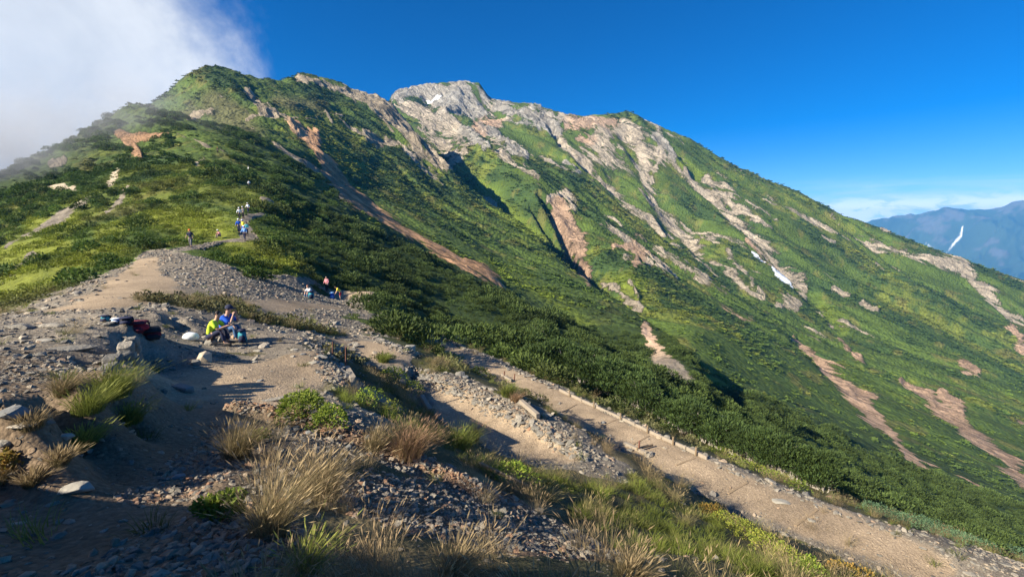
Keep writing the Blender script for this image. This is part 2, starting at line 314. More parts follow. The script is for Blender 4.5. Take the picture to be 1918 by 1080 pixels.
M['scree'] = strokes_px([[(640, 170, 8), (690, 190, 14), (740, 225, 20), (780, 270, 16), (838, 325, 10)], [(560, 150, 5), (620, 163, 8), (700, 186, 7), (728, 193, 6)],
    [(465, 172, 10), (485, 195, 12), (495, 210, 12), (520, 217, 6)], [(460, 222, 2), (500, 216, 3), (560, 222, 2.5), (600, 217, 2.5), (640, 220, 2)], [(500, 195, 2), (530, 220, 3), (560, 250, 4)], [(470, 240, 2), (500, 262, 2.5), (540, 290, 3), (580, 312, 5), (615, 335, 6), (650, 372, 8)],
    [(630, 225, 2), (680, 260, 2)], [(610, 215, 3), (622, 232, 3)], [(690, 262, 14), (730, 275, 12)], [(330, 252, 2), (365, 265, 3), (405, 280, 3), (420, 286, 5)], [(395, 215, 6), (350, 228, 4)], [(205, 345, 6), (222, 320, 5)], [(10, 470, 2), (60, 440, 4), (110, 408, 6), (165, 375, 5)], [(5, 445, 4), (30, 430, 4)], [(200, 400, 3), (225, 375, 5), (240, 350, 3)], [(20, 520, 6), (60, 480, 6)], [(370, 310, 5), (380, 300, 5)], [(90, 350, 6), (140, 350, 5)], [(120, 300, 8), (95, 306, 5)]], .35, 6, (40, 640))
M['orange'] = strokes_px([[(545, 232, 6), (570, 248, 14), (588, 260, 16), (595, 290, 8)], [(592, 288, 7), (612, 310, 10), (640, 343, 14), (670, 376, 15), (705, 400, 13), (750, 428, 11), (795, 452, 10), (845, 481, 10), (895, 511, 8), (945, 546, 6)],
    [(872, 487, 5), (900, 503, 14), (920, 522, 16), (938, 540, 10), (955, 556, 4)], [(222, 254, 9), (248, 266, 14), (276, 262, 11), (316, 257, 4)], [(240, 268, 10), (258, 284, 8), (264, 294, 4)]], .30, 7, (100, 640))
M['snow'] = strokes_px([[(799, 188, 2), (810, 186, 3.6), (824, 181, 2)], [(1412, 473, 4), (1424, 487, 5), (1430, 490, 3)], [(1448, 509, 4), (1465, 522, 8), (1483, 538, 4)]], .12, 8, (420, 1200))
# carved gullies: cut into the face
carve = strokes_px([[(1010, 372, 4), (1030, 405, 5), (1050, 440, 6), (1068, 485, 8), (1096, 533, 9)], [(995, 400, 3), (1030, 450, 4), (1045, 480, 3)], [(1030, 232, 5), (1050, 262, 5), (1062, 268, 3)]], .15, 11, (300, 1200))
gul = strokes_px([[(1170, 250, 10), (1215, 330, 18), (1250, 410, 16), (1315, 480, 14), (1400, 560, 10)], [(1300, 330, 12), (1350, 380, 16), (1430, 460, 18), (1500, 540, 14), (1570, 620, 12)],
    [(1090, 300, 8), (1160, 360, 12), (1250, 450, 10)], [(1490, 640, 10), (1600, 740, 20), (1740, 890, 14)], [(1700, 720, 12), (1800, 790, 20), (1930, 910, 20)], [(1208, 615, 9), (1250, 680, 20), (1300, 735, 10)]], .1, 12, (160, 1200))
rockm = np.clip(M['grey']+M['tan']*.8+M['pink']*.6+M['scree']*.5, 0, 1)
farw = sm(Yg, 150, 330)
# small bare flecks everywhere on the far face
_uw = _u+fbm(Xg, Yg, 60, 3, 32)*14
fl = sm(fbm(_uw, _v*.22, 22, 5, 31, .62)+.35*fbm(Xg, Yg, 90, 3, 33), .30, .52)*farw
flk = fl*sm(Yg, 300, 420)*(0.85)
flk *= 1-sm(PX, 1500, 1800)*0.1
fl2 = sm(fbm(_uw, _v*.3, 15, 4, 36, .6)+.3*fbm(Xg, Yg, 70, 3, 37), .36, .55)*sm(Yg, 95, 150)*sm(PX, 1250, 1400)*(1-sm(Yg, 300, 420)); M['pink'] = np.maximum(M['pink'], fl2*.8)
M['tan'] = np.maximum(M['tan'], flk*1.0)
upper = sm(Yg, 620, 800)*sm(PY, 420, 300)*sm(PX, 1340, 1180)*sm(PX, 730, 800)
M['tan'] = np.maximum(M['tan'], upper*sm(fbm(Xg, Yg, 45, 5, 41, .62), -.10, .22)*.9)
# --- near ground masks (metres)
dirt = strokes_w([[(40, 1060, .7), (150, 950, .75), (250, 850, .8), (340, 785, 1.0), (410, 740, 1.4), (480, 700, 1.7), (560, 690, 1.5), (600, 668, 1.1)],
    [(670, 650, 1.5), (720, 655, 1.9), (750, 670, 1.2)], [(835, 728, .8), (875, 760, 1.4), (940, 800, 1.5), (1010, 835, 1.2), (1060, 850, .8)],
    [(822, 645, .9), (900, 678, 1.3), (1000, 728, 1.3), (1100, 780, 1.25), (1200, 828, 1.2), (1300, 885, 1.2), (1450, 945, 1.15), (1600, 1005, 1.1), (1700, 1045, 1.0), (1750, 1060, .5)],
    [(640, 555, 2.0), (690, 548, 1.2)], [(180, 572, 1.6), (240, 558, 2.0), (262, 530, 1.8), (262, 508, 1.2), (275, 485, .8)], [(440, 560, 1.0), (480, 575, 1.0), (560, 570, 1.2), (620, 575, 1.0)]], .34, 21, .3)
gravel = strokes_w([[(-150, 720, 2.2), (0, 690, 2.2), (60, 650, 2.4), (140, 625, 2.2), (200, 595, 3), (260, 570, 4)], [(160, 590, 2.5), (230, 560, 4.5), (300, 530, 5.5), (350, 495, 4.5), (300, 478, 2), (290, 470, 1)],
    [(380, 520, 5), (440, 540, 5), (500, 560, 5), (560, 560, 4.5), (620, 560, 4), (680, 550, 2.5)], [(300, 590, 4), (380, 600, 4.5), (440, 620, 4.5), (520, 590, 4.5), (600, 600, 4)],
    [(0, 1080, 1.3), (250, 960, 1.2), (400, 850, 1.4), (450, 760, 2.2), (500, 700, 3), (620, 680, 2.3)], [(300, 680, 1.6), (330, 650, 2)],
    [(460, 770, .7), (560, 790, .7), (640, 815, .75), (720, 850, .75), (820, 890, .8), (900, 930, .8)], [(850, 980, 1.3), (1000, 1000, 1.2)], [(300, 1060, .7), (420, 1010, .6)], [(640, 720, 1.0), (690, 760, 1.0), (650, 780, .8)],
    [(640, 630, 2), (760, 670, 2.2), (790, 700, 1.2), (880, 745, 2.0), (1000, 800, 1.9), (1100, 855, 1.3), (1130, 880, .8)], [(850, 735, 1.5), (960, 810, 2.0), (1040, 850, 1.6)],
    [(800, 632, 1.5), (900, 670, 1.9), (1045, 745, 1.9), (1200, 825, 1.75), (1325, 885, 1.7), (1450, 940, 1.65), (1600, 1000, 1.7), (1750, 1045, 1.8), (1900, 1080, 2.2), (2100, 1130, 2.2)],
    [(660, 590, 2.5), (720, 600, 2)], [(330, 470, 1.0, 25), (410, 452, .6, 30), (470, 448, 1.2, 35), (455, 420, .8, 40), (470, 402, .8, 45), (495, 400, .8, 45)], [(500, 372, 1.6, 60)]], .35, 22, .3)
grassy = strokes_w([[(330, 565, 1.6), (380, 572, 2.0), (430, 570, 1.2)], [(500, 605, 1.4), (560, 610, 1.8), (600, 620, 1.3)], [(600, 545, 1)], [(720, 668, .5)], [(700, 720, 1.6), (760, 760, 1.4)],
    [(680, 745, .9), (760, 790, 1.0), (860, 830, 1.3)], [(800, 690, .9), (850, 680, .9)], [(940, 738, .4)]], .35, 23, .3)
gravel = gravel*(1-grassy); dirt = dirt*(1-grassy)

# ------------------------------------------------------------------ relief
nearw = 1-sm(Yg, 12, 30)
ridge = strokes_w([[(455, 772, .30), (560, 792, .30), (640, 818, .30), (720, 853, .32), (820, 893, .34), (900, 932, .30)]], .15, 24, 1.0)
EXTRA = ridge*.16
z = Zg+EXTRA
soft = 1-np.clip(dirt, 0, 1)
z += nearw*(fbm(Xg, Yg, .45, 4, 51)*.035*(.25+soft*.75)+fbm(Xg, Yg, 2.6, 3, 52)*.10*soft+ridged(Xg, Yg, .16, 2, 53)*.012*gravel*(1-dirt*.7))
midw = sm(Yg, 8, 30)*(1-sm(Yg, 130, 260)); veg = 1-np.clip(gravel+dirt, 0, 1)
z += midw*veg*(fbm(Xg, Yg, 5, 4, 54)*np.clip(Yg*.012, .1, .9)+fbm(Xg, Yg, 18, 3, 55)*np.clip(Yg*.018, .1, 1.4))
fx, fy = 0.73, -0.68                       # fall direction of the big face
U = Xg*(-fy)+Yg*fx; V = Xg*fx+Yg*fy
Uw = U+fbm(Xg, Yg, 120, 3, 56)*34
rel = (ridged(Uw, V*.22, 95, 5, 57, .56)-.62)
rel2 = fbm(Uw*1.0, V*.35, 30, 4, 58, .55)
amp = farw*sm(Yg, 1100, 860)*(.55+.45*sm(Yg, 300, 520))*(1-.75*sm(PX, 780, 700)*sm(Yg, 640, 560))
z += amp*(rel*27+rel2*5.5+fbm(Xg, Yg, 9, 3, 59)*.9)
ROCKZ = farw*(.45*sm(Yg, 1100, 1020)+.55*sm(Yg, 990, 930))*np.clip(M['grey']*1.2+M['tan']*.8+M['pink']*.7+M['scree']*.6, 0, 1)
z += ROCKZ*(ridged(Uw, V*.55, 11, 4, 64, .65)-.58)*8
z += farw*sm(Yg, 990, 900)*np.clip(M['grey']*1.2+M['tan']*.6+M['pink']*.4+M['scree']*.5, 0, 1)*((ridged(Uw*1.0, V*.5, 24, 5, 60, .6)-.6)*20)
z += M['grey']*farw*(ridged(Xg, Yg, 14, 4, 63, .65)-.55)*13
z -= carve*15*farw
z += amp*(ridged(Uw, V*.16, 27, 3, 65, .5)-.6)*12
z -= gul*farw*(4+6*sm(Yg, 380, 560))
z += sm(Yg, 95, 130)*M['orange']*1.2
z += (1-sm(Yg, 500, 620))*sm(Yg, 170, 300)*sm(PX, 800, 700)*(ridged(Xg, Yg, 34, 5, 61, .55)-.6)*9
Zg = z
PX, PY = to_px(Xg, Yg, Zg)

def gidx(X, Y):
    th = np.arctan2(X, Y); l = np.log(Y)
    u = np.interp(th, xf, np.arange(len(xf))); v = np.interp(l, LR, np.arange(len(LR)))
    i = np.clip(u.astype(int), 0, len(xf)-2); j = np.clip(v.astype(int), 0, len(LR)-2)
    return i, j, u-i, v-j
def samp(A, X, Y):
    X = np.atleast_1d(np.asarray(X, float)); Y = np.atleast_1d(np.asarray(Y, float))
    i, j, fu, fv = gidx(X, Y)
    return (A[j, i]*(1-fu)+A[j, i+1]*fu)*(1-fv)+(A[j+1, i]*(1-fu)+A[j+1, i+1]*fu)*fv
def gz(X, Y): return float(samp(Zg, X, Y)[0])
def hit(px, py, ymin=0.8, ymax=1400):
    t, s = ray(px, py); t = float(t); s = float(s); Ys = np.exp(np.linspace(math.log(ymin), math.log(ymax), 2500))
    g = samp(Zg, t*Ys, Ys)/Ys; k = int(np.argmax(g >= s))
    if g[k] < s: k = len(Ys)-1
    Y = Ys[k]; return Vector((t*Y, Y, gz(t*Y, Y)))

# ------------------------------------------------------------------ ground colours (albedo)
def C(r, g, b): return np.array([r, g, b])
col = np.zeros(PX.shape+(3,))
def lay(m, c, jit=0.0, seed=0, sc=3.0):
    global col
    c = c[None, None] if c.ndim == 1 else c
    if jit: c = c*(1+jit*fbm(Xg, Yg, sc, 4, seed))[..., None]
    col = col*(1-m[..., None])+c*m[..., None]
n_a = fbm(Xg, Yg, 30, 4, 70); n_b = fbm(Xg, Yg, 8, 4, 71); n_c = fbm(Xg, Yg, 90, 3, 72)
green = C(.068, .104, .019)[None, None]*np.ones(PX.shape+(1,)); col = green.copy()
nd = fbm(Uw*1.0, V*.16, 20, 4, 73)
pine_far = sm(n_a*.3+nd*.5+rel*1.6*farw, -.05, .28); lay(pine_far*.95, C(.036, .064, .018))          # darker pine belts
lay(sm(n_c*.6+n_b*.5+nd*.4, .12, .42)*.85, C(.128, .150, .026))          # yellow-green meadows
lay(sm(fbm(Xg, Yg, 14, 4, 75), .28, .5)*.55, C(.150, .135, .040))
A_zone = (1-sm(Yg, 140, 200))*sm(Yg, 24, 40)*sm(PX, 480, 640)
lay(A_zone*.8, C(.034, .054, .016), .3, 76, 6)
brown = strokes_px([[(400, 195, 28), (440, 225, 30), (480, 255, 20)], [(360, 215, 18), (330, 235, 12)], [(520, 190, 15), (600, 200, 15)]], .3, 77, (200, 600))
lay(brown*.75, C(.105, .095, .045), .3, 78, 8)
yel = strokes_px([[(0, 480, 25), (60, 470, 25), (120, 460, 18)], [(0, 540, 30), (60, 520, 30)], [(60, 420, 12), (140, 420, 14)], [(230, 430, 14), (190, 440, 14)], [(0, 560, 26), (80, 545, 26), (130, 500, 24), (180, 470, 18), (230, 470, 12)], [(60, 590, 12), (140, 572, 12)], [(300, 410, 25), (400, 430, 30), (480, 470, 25), (540, 500, 20)], [(440, 480, 14), (520, 490, 12)]], .35, 79, (15, 120))
lay(yel*.85, C(.185, .205, .028), .4, 80, 3)
yb = strokes_px([[(700, 400, 14), (780, 440, 12), (860, 480, 10), (960, 520, 20), (1060, 580, 18), (1160, 650, 16), (1240, 730, 18)], [(1320, 700, 20), (1380, 760, 18), (1450, 820, 12)], [(1150, 520, 14), (1200, 530, 16)], [(900, 340, 8), (940, 400, 14), (1000, 440, 16)], [(1540, 580, 14), (1580, 610, 12)], [(1270, 300, 9), (1310, 330, 9)]], .5, 81, (130, 900))
lay(yb*.7, C(.125, .165, .020), .3, 82, 8)
nearG = 1-sm(Yg, 16, 34)
lay(nearG, C(.085, .080, .040), .45, 83, .8)                             # dry turf and soil under the grass
thatch = strokes_w([[(430, 860, .5), (520, 930, .8), (560, 1020, .8), (640, 1060, .7)], [(900, 900, .8), (1000, 940, .6)], [(1050, 790, .8), (1150, 860, .9)]], .3, 109, .5)
lay(thatch*nearG*.8, C(.20, .16, .085), .5, 108, .3)
colv = np.clip(col, .005, .95)
col = C(.34, .295, .23)[None, None]*np.ones(PX.shape+(1,))*(1+.25*fbm(Xg, Yg, 16, 4, 85))[..., None]
bst = [M['tan']*.5+.05, M['grey']*1.1, M['pink']*1.05, M['scree'], M['orange']*1.1]
tc = [C(.52, .44, .33), C(.40, .375, .325), C(.54, .37, .25), C(.43, .355, .25), C(.64, .38, .21)]
wsum = sum(np.clip(b, 0, 1)**2 for b in bst)+1e-6
col = sum((np.clip(b, 0, 1)**2/wsum)[..., None]*c[None, None] for b, c in zip(bst, tc))*(1+.28*fbm(Xg, Yg, 15, 4, 85))[..., None]
rock_f = np.clip(np.maximum.reduce([M['tan']*.74, M['grey']*.95, M['pink']*.84, M['scree']*.85, M['orange']]), 0, 1)
nr_ = 1-sm(Yg, 90, 120)
lay(nr_, C(.205, .175, .135), .35, 89, 1.2)
red = strokes_w([[(440, 760, .7), (560, 790, .8), (640, 815, .8), (720, 850, .85), (820, 890, .9), (900, 930, .9)], [(850, 980, 1.5), (1000, 1010, 1.3)], [(300, 1060, .8), (420, 1010, .7)]], .3, 24)
lay(red*.85, C(.20, .115, .075), .4, 90, .5)
lay(dirt, C(.315, .24, .16), .30, 91, 1.6)
shade_dk = 1-sm(Yg, 4.5, 8)
lay(shade_dk*.78, C(.125, .088, .056), .3, 92, .5)  # near soil: its brown painted darker to deepen the foreground shade
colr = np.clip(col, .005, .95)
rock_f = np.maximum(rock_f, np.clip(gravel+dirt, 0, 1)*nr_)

cells = np.abs(np.gradient(Xg, axis=1)*np.gradient(Yg, axis=0))
Sg = Zg/Yg; cmx = np.maximum.accumulate(Sg, axis=0); VIS = (Sg >= cmx-0.012) & (PX > -160) & (PX < 2080) & (PY < 1240)

# where the walkers are: (px, py of the feet, nearest distance allowed)
PEOPLE_PX = [(394, 646, 9), (419, 640, 9), (358, 463, 30), (413, 446, 30), (459, 451, 38), (448, 436, 42), (456, 437, 42), (463, 442, 42), (449, 411, 50), (456, 409, 50), (465, 399, 54), (467, 352, 80), (466, 323, 95), (408, 287, 110), (583, 558, 28), (613, 548, 34), (638, 563, 30)]
PEOPLE_AT = [hit(a, b, c) for a, b, c in PEOPLE_PX]
CLEAR = np.ones(PX.shape)
for p_ in PEOPLE_AT:
    rr_ = .7+.012*p_.y; dx_ = Xg-p_.x; dy_ = Yg-p_.y
    CLEAR *= 1-np.exp(-((dx_/rr_)**2+((dy_+rr_*.9)/(rr_*2.0))**2))

# ------------------------------------------------------------------ materials
def terrain_mat(name, kind):
    m = bpy.data.materials.new(name); m.use_nodes = True; t = NT(m.node_tree); t.n.clear()
    cv = t.node('ShaderNodeAttribute', attribute_name='colv').outputs['Color']
    cr = t.node('ShaderNodeAttribute', attribute_name='colr').outputs['Color']
    rk = t.node('ShaderNodeAttribute', attribute_name='rock').outputs['Fac']
    P = t.node('ShaderNodeNewGeometry').outputs['Position']
    grey = lambda f: t.node('ShaderNodeCombineColor', {0: f, 1: f, 2: f}).outputs[0]
    if kind == 'far':
        dt = lambda v: t.node('ShaderNodeVectorMath', {0: P, 1: v}, operation='DOT_PRODUCT').outputs['Value']
        S_ = t.node('ShaderNodeCombineXYZ', {0: dt((.68, .73, 0)), 1: dt((.16, -.15, .06)), 2: 0.0}).outputs[0]   # stretched down the fall line
        a = t.noise(S_, .055, 9, .70, .3); b = t.noise(P, .35, 6, .72); s2 = t.noise(S_, .10, 10, .76, .6)
        vz = t.node('ShaderNodeTexVoronoi', {'Vector': P, 'Scale': .42}).outputs['Distance']
        k = t.sstep(t.math('ADD', rk, t.math('MULTIPLY', t.math('SUBTRACT', s2, .5), 2.6)), .40, .56)
        fv = t.math('MAXIMUM', .3, t.math('ADD', -.75, t.math('ADD', t.math('MULTIPLY', a, 2.2), t.math('MULTIPLY', b, 1.4))))
        fr = t.math('MAXIMUM', .3, t.math('ADD', -.62, t.math('ADD', t.math('MULTIPLY', s2, 2.1), t.math('MULTIPLY', b, 1.5))))
        Sd = t.node('ShaderNodeVectorMath', {0: S_, 1: t.node('ShaderNodeVectorMath', {0: t.noise(P, .08, 5, .6, 0, 1), 3: 16.0}, operation='SCALE').outputs[0]}, operation='ADD').outputs[0]
        ck = t.sstep(t.node('ShaderNodeTexVoronoi', {'Vector': Sd, 'Scale': .10}, feature='DISTANCE_TO_EDGE').outputs['Distance'], .0, .16)
        fr = t.math('MULTIPLY', fr, t.math('ADD', .62, t.math('MULTIPLY', ck, .42)))
        cv = t.mix(1.0, cv, grey(fv), 'MULTIPLY'); cr = t.mix(1.0, cr, grey(fr), 'MULTIPLY')
        c = t.mix(k, cv, cr)
        vegh = t.math('ADD', t.math('MULTIPLY', t.math('SUBTRACT', 1.0, vz), 1.5), t.math('MULTIPLY', b, 1.8))
        rockh = t.math('ADD', t.math('ADD', t.math('MULTIPLY', s2, 26.0), t.math('MULTIPLY', ck, 3.0)), t.math('MULTIPLY', b, 8.0))
        h = t.node('ShaderNodeMix', {0: k, 2: vegh, 3: rockh}, data_type='FLOAT').outputs[0]
        bp = t.node('ShaderNodeBump', {'Strength': .9, 'Distance': 1.0, 'Height': h}).outputs[0]
    elif kind == 'mid':
        a = t.noise(P, .9, 6, .65, .2); b = t.noise(P, 3.2, 4, .7)
        f = t.math('SUBTRACT', t.math('ADD', t.math('MULTIPLY', a, 1.3), t.math('MULTIPLY', b, 1.0)), .15)
        k = t.sstep(t.math('ADD', rk, t.math('MULTIPLY', t.math('SUBTRACT', t.noise(P, .45, 8, .72), .5), 2.2)), .40, .56)
        c = t.mix(1.0, t.mix(k, cv, cr), grey(f), 'MULTIPLY')
        h = t.math('ADD', t.math('MULTIPLY', a, .7), t.math('MULTIPLY', b, .22))
        bp = t.node('ShaderNodeBump', {'Strength': .7, 'Distance': 1.0, 'Height': h}).outputs[0]
    else:
        a = t.noise(P, 2.2, 6, .62); b = t.noise(P, 26, 5, .7); v = t.node('ShaderNodeTexVoronoi', {'Vector': P, 'Scale': 30.0, 'Randomness': 1.0})
        n2 = t.noise(P, 7, 6, .7)
        k = t.sstep(t.math('ADD', rk, t.math('MULTIPLY', t.math('SUBTRACT', n2, .5), 1.0)), .38, .58)
        f = t.math('SUBTRACT', t.math('ADD', t.math('MULTIPLY', a, .9), t.math('MULTIPLY', b, 1.3)), .12)
        v2 = t.node('ShaderNodeTexVoronoi', {'Vector': P, 'Scale': 11.0, 'Randomness': 1.0}); sp = t.math('MULTIPLY', t.sstep(v2.outputs['Distance'], .34, .24), t.math('GREATER_THAN', t.node('ShaderNodeSeparateColor', {0: v2.outputs['Color']}).outputs[1], .62))
        peb = t.math('ADD', .80, t.math('MULTIPLY', t.node('ShaderNodeSeparateColor', {0: v.outputs['Color']}).outputs[0], .40))
        peb = t.math('ADD', peb, t.math('MULTIPLY', sp, t.math('SUBTRACT', t.node('ShaderNodeSeparateColor', {0: v2.outputs['Color']}).outputs[2], .25)))
        f2 = t.math('MULTIPLY', f, peb)
        c = t.mix(1.0, t.mix(k, cv, cr), grey(f2), 'MULTIPLY')
        h = t.math('ADD', t.math('ADD', t.math('MULTIPLY', a, .03), t.math('MULTIPLY', b, .014)), t.math('ADD', t.math('MULTIPLY', t.math('SUBTRACT', 1.0, v.outputs['Distance']), .012), t.math('MULTIPLY', sp, .03)))
        bp = t.node('ShaderNodeBump', {'Strength': .8, 'Distance': 1.0, 'Height': h}).outputs[0]
    bs = t.node('ShaderNodeBsdfPrincipled', {'Base Color': c, 'Roughness': .92, 'Normal': bp, 'Specular IOR Level': .15})
    t.node('ShaderNodeOutputMaterial', {0: bs.outputs[0]})
    return m
M_FAR, M_MID, M_NEAR = terrain_mat('mountain_face', 'far'), terrain_mat('alpine_slope', 'mid'), terrain_mat('stony_ground', 'near')
def simple(name, c, rough=.8, bump=None, var=None, spec=.3, subsurf=None, twosided=None):
    """c colour; bump (scale, dist); var (scale, amount) brightness noise; 'tint' reads the instance tint"""
    m = bpy.data.materials.new(name); m.use_nodes = True; t = NT(m.node_tree); t.n.clear()
    P = t.node('ShaderNodeTexCoord').outputs['Object']
    cc = t.node('ShaderNodeRGB').outputs[0]; cc.default_value = (*c, 1)
    if var:
        n = t.noise(P, var[0], 4, .65); f = t.math('ADD', 1-var[1], t.math('MULTIPLY', n, 2*var[1]))
        cc = t.mix(1.0, cc, t.node('ShaderNodeCombineColor', {0: f, 1: f, 2: f}).outputs[0], 'MULTIPLY')
    ins = {'Base Color': cc, 'Roughness': rough, 'Specular IOR Level': spec}
    if bump: ins['Normal'] = t.node('ShaderNodeBump', {'Strength': .7, 'Distance': bump[1], 'Height': t.noise(P, bump[0], 5, .65)}).outputs[0]
    bs = t.node('ShaderNodeBsdfPrincipled', ins)
    t.node('ShaderNodeOutputMaterial', {0: bs.outputs[0]}); return m
def leafy(name, base, hi, tip=None, trans=.25, inst=True):
    """foliage / grass: colour from the piece's own shade attribute and the plant's tint"""
    m = bpy.data.materials.new(name); m.use_nodes = True; t = NT(m.node_tree); t.n.clear()
    sh = t.node('ShaderNodeAttribute', attribute_name='shade').outputs['Fac']
    c = t.mix(sh, base, hi)
    if inst:
        ti = t.node('ShaderNodeAttribute', attribute_name='tint', attribute_type='INSTANCER').outputs['Color']
        c = t.mix(1.0, c, ti, 'MULTIPLY')
    else:
        oi = t.node('ShaderNodeObjectInfo').outputs['Random']; f = t.math('ADD', .75, t.math('MULTIPLY', oi, .5))
        c = t.mix(1.0, c, t.node('ShaderNodeCombineColor', {0: f, 1: f, 2: t.math('MULTIPLY', f, .95)}).outputs[0], 'MULTIPLY')
    d = t.node('ShaderNodeBsdfPrincipled', {'Base Color': c, 'Roughness': .75, 'Specular IOR Level': .2})
    tr = t.node('ShaderNodeBsdfTranslucent', {0: c})
    mx = t.node('ShaderNodeMixShader', {0: trans, 1: d.outputs[0], 2: tr.outputs[0]})
    t.node('ShaderNodeOutputMaterial', {0: mx.outputs[0]}); return m
def stone_mat(name, stops, inst=True):
    m = bpy.data.materials.new(name); m.use_nodes = True; t = NT(m.node_tree); t.n.clear()
    P = t.node('ShaderNodeTexCoord').outputs['Object']
    if inst: r = t.node('ShaderNodeAttribute', attribute_name='pick', attribute_type='INSTANCER').outputs['Fac']
    else: r = t.node('ShaderNodeObjectInfo').outputs['Random']
    c = t.ramp(r, stops, 'LINEAR'); n = t.noise(P, 3.0, 6, .7); f = t.math('ADD', .55, t.math('MULTIPLY', n, .9))
    c = t.mix(1.0, c, t.node('ShaderNodeCombineColor', {0: f, 1: f, 2: f}).outputs[0], 'MULTIPLY')
    bp = t.node('ShaderNodeBump', {'Strength': .6, 'Distance': .12, 'Height': t.noise(P, 4.0, 6, .7)}).outputs[0]
    bs = t.node('ShaderNodeBsdfPrincipled', {'Base Color': c, 'Roughness': .82, 'Normal': bp, 'Specular IOR Level': .3})
    t.node('ShaderNodeOutputMaterial', {0: bs.outputs[0]}); return m

# ------------------------------------------------------------------ object writing
def link(o, parent=None):
    COL.objects.link(o)
    if parent: o.parent = parent
    return o
def tag(o, label=None, cat=None, group=None, kind=None):
    if label: o['label'] = label
    if cat: o['category'] = cat
    if group: o['group'] = group
    if kind: o['kind'] = kind
    return o
def mesh_np(name, v, f, mats, smooth=False, attrs=None):
    me = bpy.data.meshes.new(name); v = np.asarray(v, np.float32); f = np.asarray(f, np.int32); k = f.shape[1]
    me.vertices.add(len(v)); me.vertices.foreach_set('co', v.ravel())
    me.loops.add(f.size); me.loops.foreach_set('vertex_index', f.ravel())
    me.polygons.add(len(f)); me.polygons.foreach_set('loop_start', np.arange(0, f.size, k, dtype=np.int32))
    try: me.polygons.foreach_set('loop_total', np.full(len(f), k, np.int32))
    except Exception: pass
    me.polygons.foreach_set('use_smooth', np.full(len(f), bool(smooth)))
    me.update(calc_edges=True)
    for an, (typ, dat) in (attrs or {}).items():
        a = me.attributes.new(an, typ, 'POINT'); dat = np.asarray(dat, np.float32)
        a.data.foreach_set('color' if typ == 'FLOAT_COLOR' else ('vector' if typ == 'FLOAT_VECTOR' else 'value'), dat.ravel())
    for mm in (mats if isinstance(mats, (list, tuple)) else [mats]): me.materials.append(mm)
    return me
nr, nc = PX.shape
idx = np.arange(nr*nc).reshape(nr, nc)
quads = np.stack([idx[:-1, :-1], idx[:-1, 1:], idx[1:, 1:], idx[1:, :-1]], -1).reshape(-1, 4)
def fmean(A): return (A[:-1, :-1]+A[:-1, 1:]+A[1:, 1:]+A[1:, :-1]).ravel()/4
fY, fD, fS, fG = fmean(Yg), fmean(dirt), fmean(M['snow']), fmean(gravel)
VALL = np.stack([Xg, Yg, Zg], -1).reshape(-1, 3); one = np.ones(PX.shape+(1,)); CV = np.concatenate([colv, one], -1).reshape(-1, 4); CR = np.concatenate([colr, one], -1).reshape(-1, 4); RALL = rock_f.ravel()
def piece(name, fm, mat, label=None, cat=None, kind='structure', lift=0.0, group=None):
    q = quads[fm]
    if not len(q): return None
    u, inv = np.unique(q, return_inverse=True); inv = inv.reshape(-1, 4)
    v = VALL[u].copy(); v[:, 2] += lift
    me = mesh_np(name, v, inv, mat, True, {'colv': ('FLOAT_COLOR', CV[u]), 'colr': ('FLOAT_COLOR', CR[u]), 'rock': ('FLOAT', RALL[u])})
    o = link(bpy.data.objects.new(name, me)); tag(o, label, cat, group, kind); return o
is_path = (fD > .45) & (fY < 60)
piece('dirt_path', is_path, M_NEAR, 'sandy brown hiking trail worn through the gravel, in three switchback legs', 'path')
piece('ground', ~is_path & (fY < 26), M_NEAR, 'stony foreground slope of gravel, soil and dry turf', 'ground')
piece('hillside', ~is_path & (fY >= 26) & (fY < 130), M_MID, 'shrub-covered hillside between the trail and the gullies', 'hillside')
is_snow = (fS > .42)
piece('mountain', (fY >= 130), M_FAR, 'green and rocky mountain with bare summit and long scree gullies', 'mountain')
M_SNOW = simple('old_snow', (.80, .83, .86), .6, (.3, .3), (.5, .1))
snow_defs = [((780, 850), 'small white snow patch just below the rocky summit'), ((1400, 1436), 'smaller and higher of two snow patches in the pinkish gully'), ((1437, 1500), 'longer and lower of two snow patches in the pinkish gully')]
fpx = fmean(PX)
def largest(mask):
    id_ = np.nonzero(mask)[0]; S_ = set(id_.tolist()); w_ = nc-1; best = []
    while S_:
        st_ = [S_.pop()]; comp = [st_[0]]
        while st_:
            f = st_.pop()
            for g_ in (f-1, f+1, f-w_, f+w_):
                if g_ in S_: S_.remove(g_); st_.append(g_); comp.append(g_)
        if len(comp) > len(best): best = comp
    m_ = np.zeros(len(mask), bool); m_[best] = True; return m_
for (a, b), lb in snow_defs:
    fVis = fmean(VIS.astype(float)) > .9
    piece('snow_patch', largest(is_snow & fVis & (fpx > a) & (fpx < b)), M_SNOW, lb, 'snow patch', None, .6)
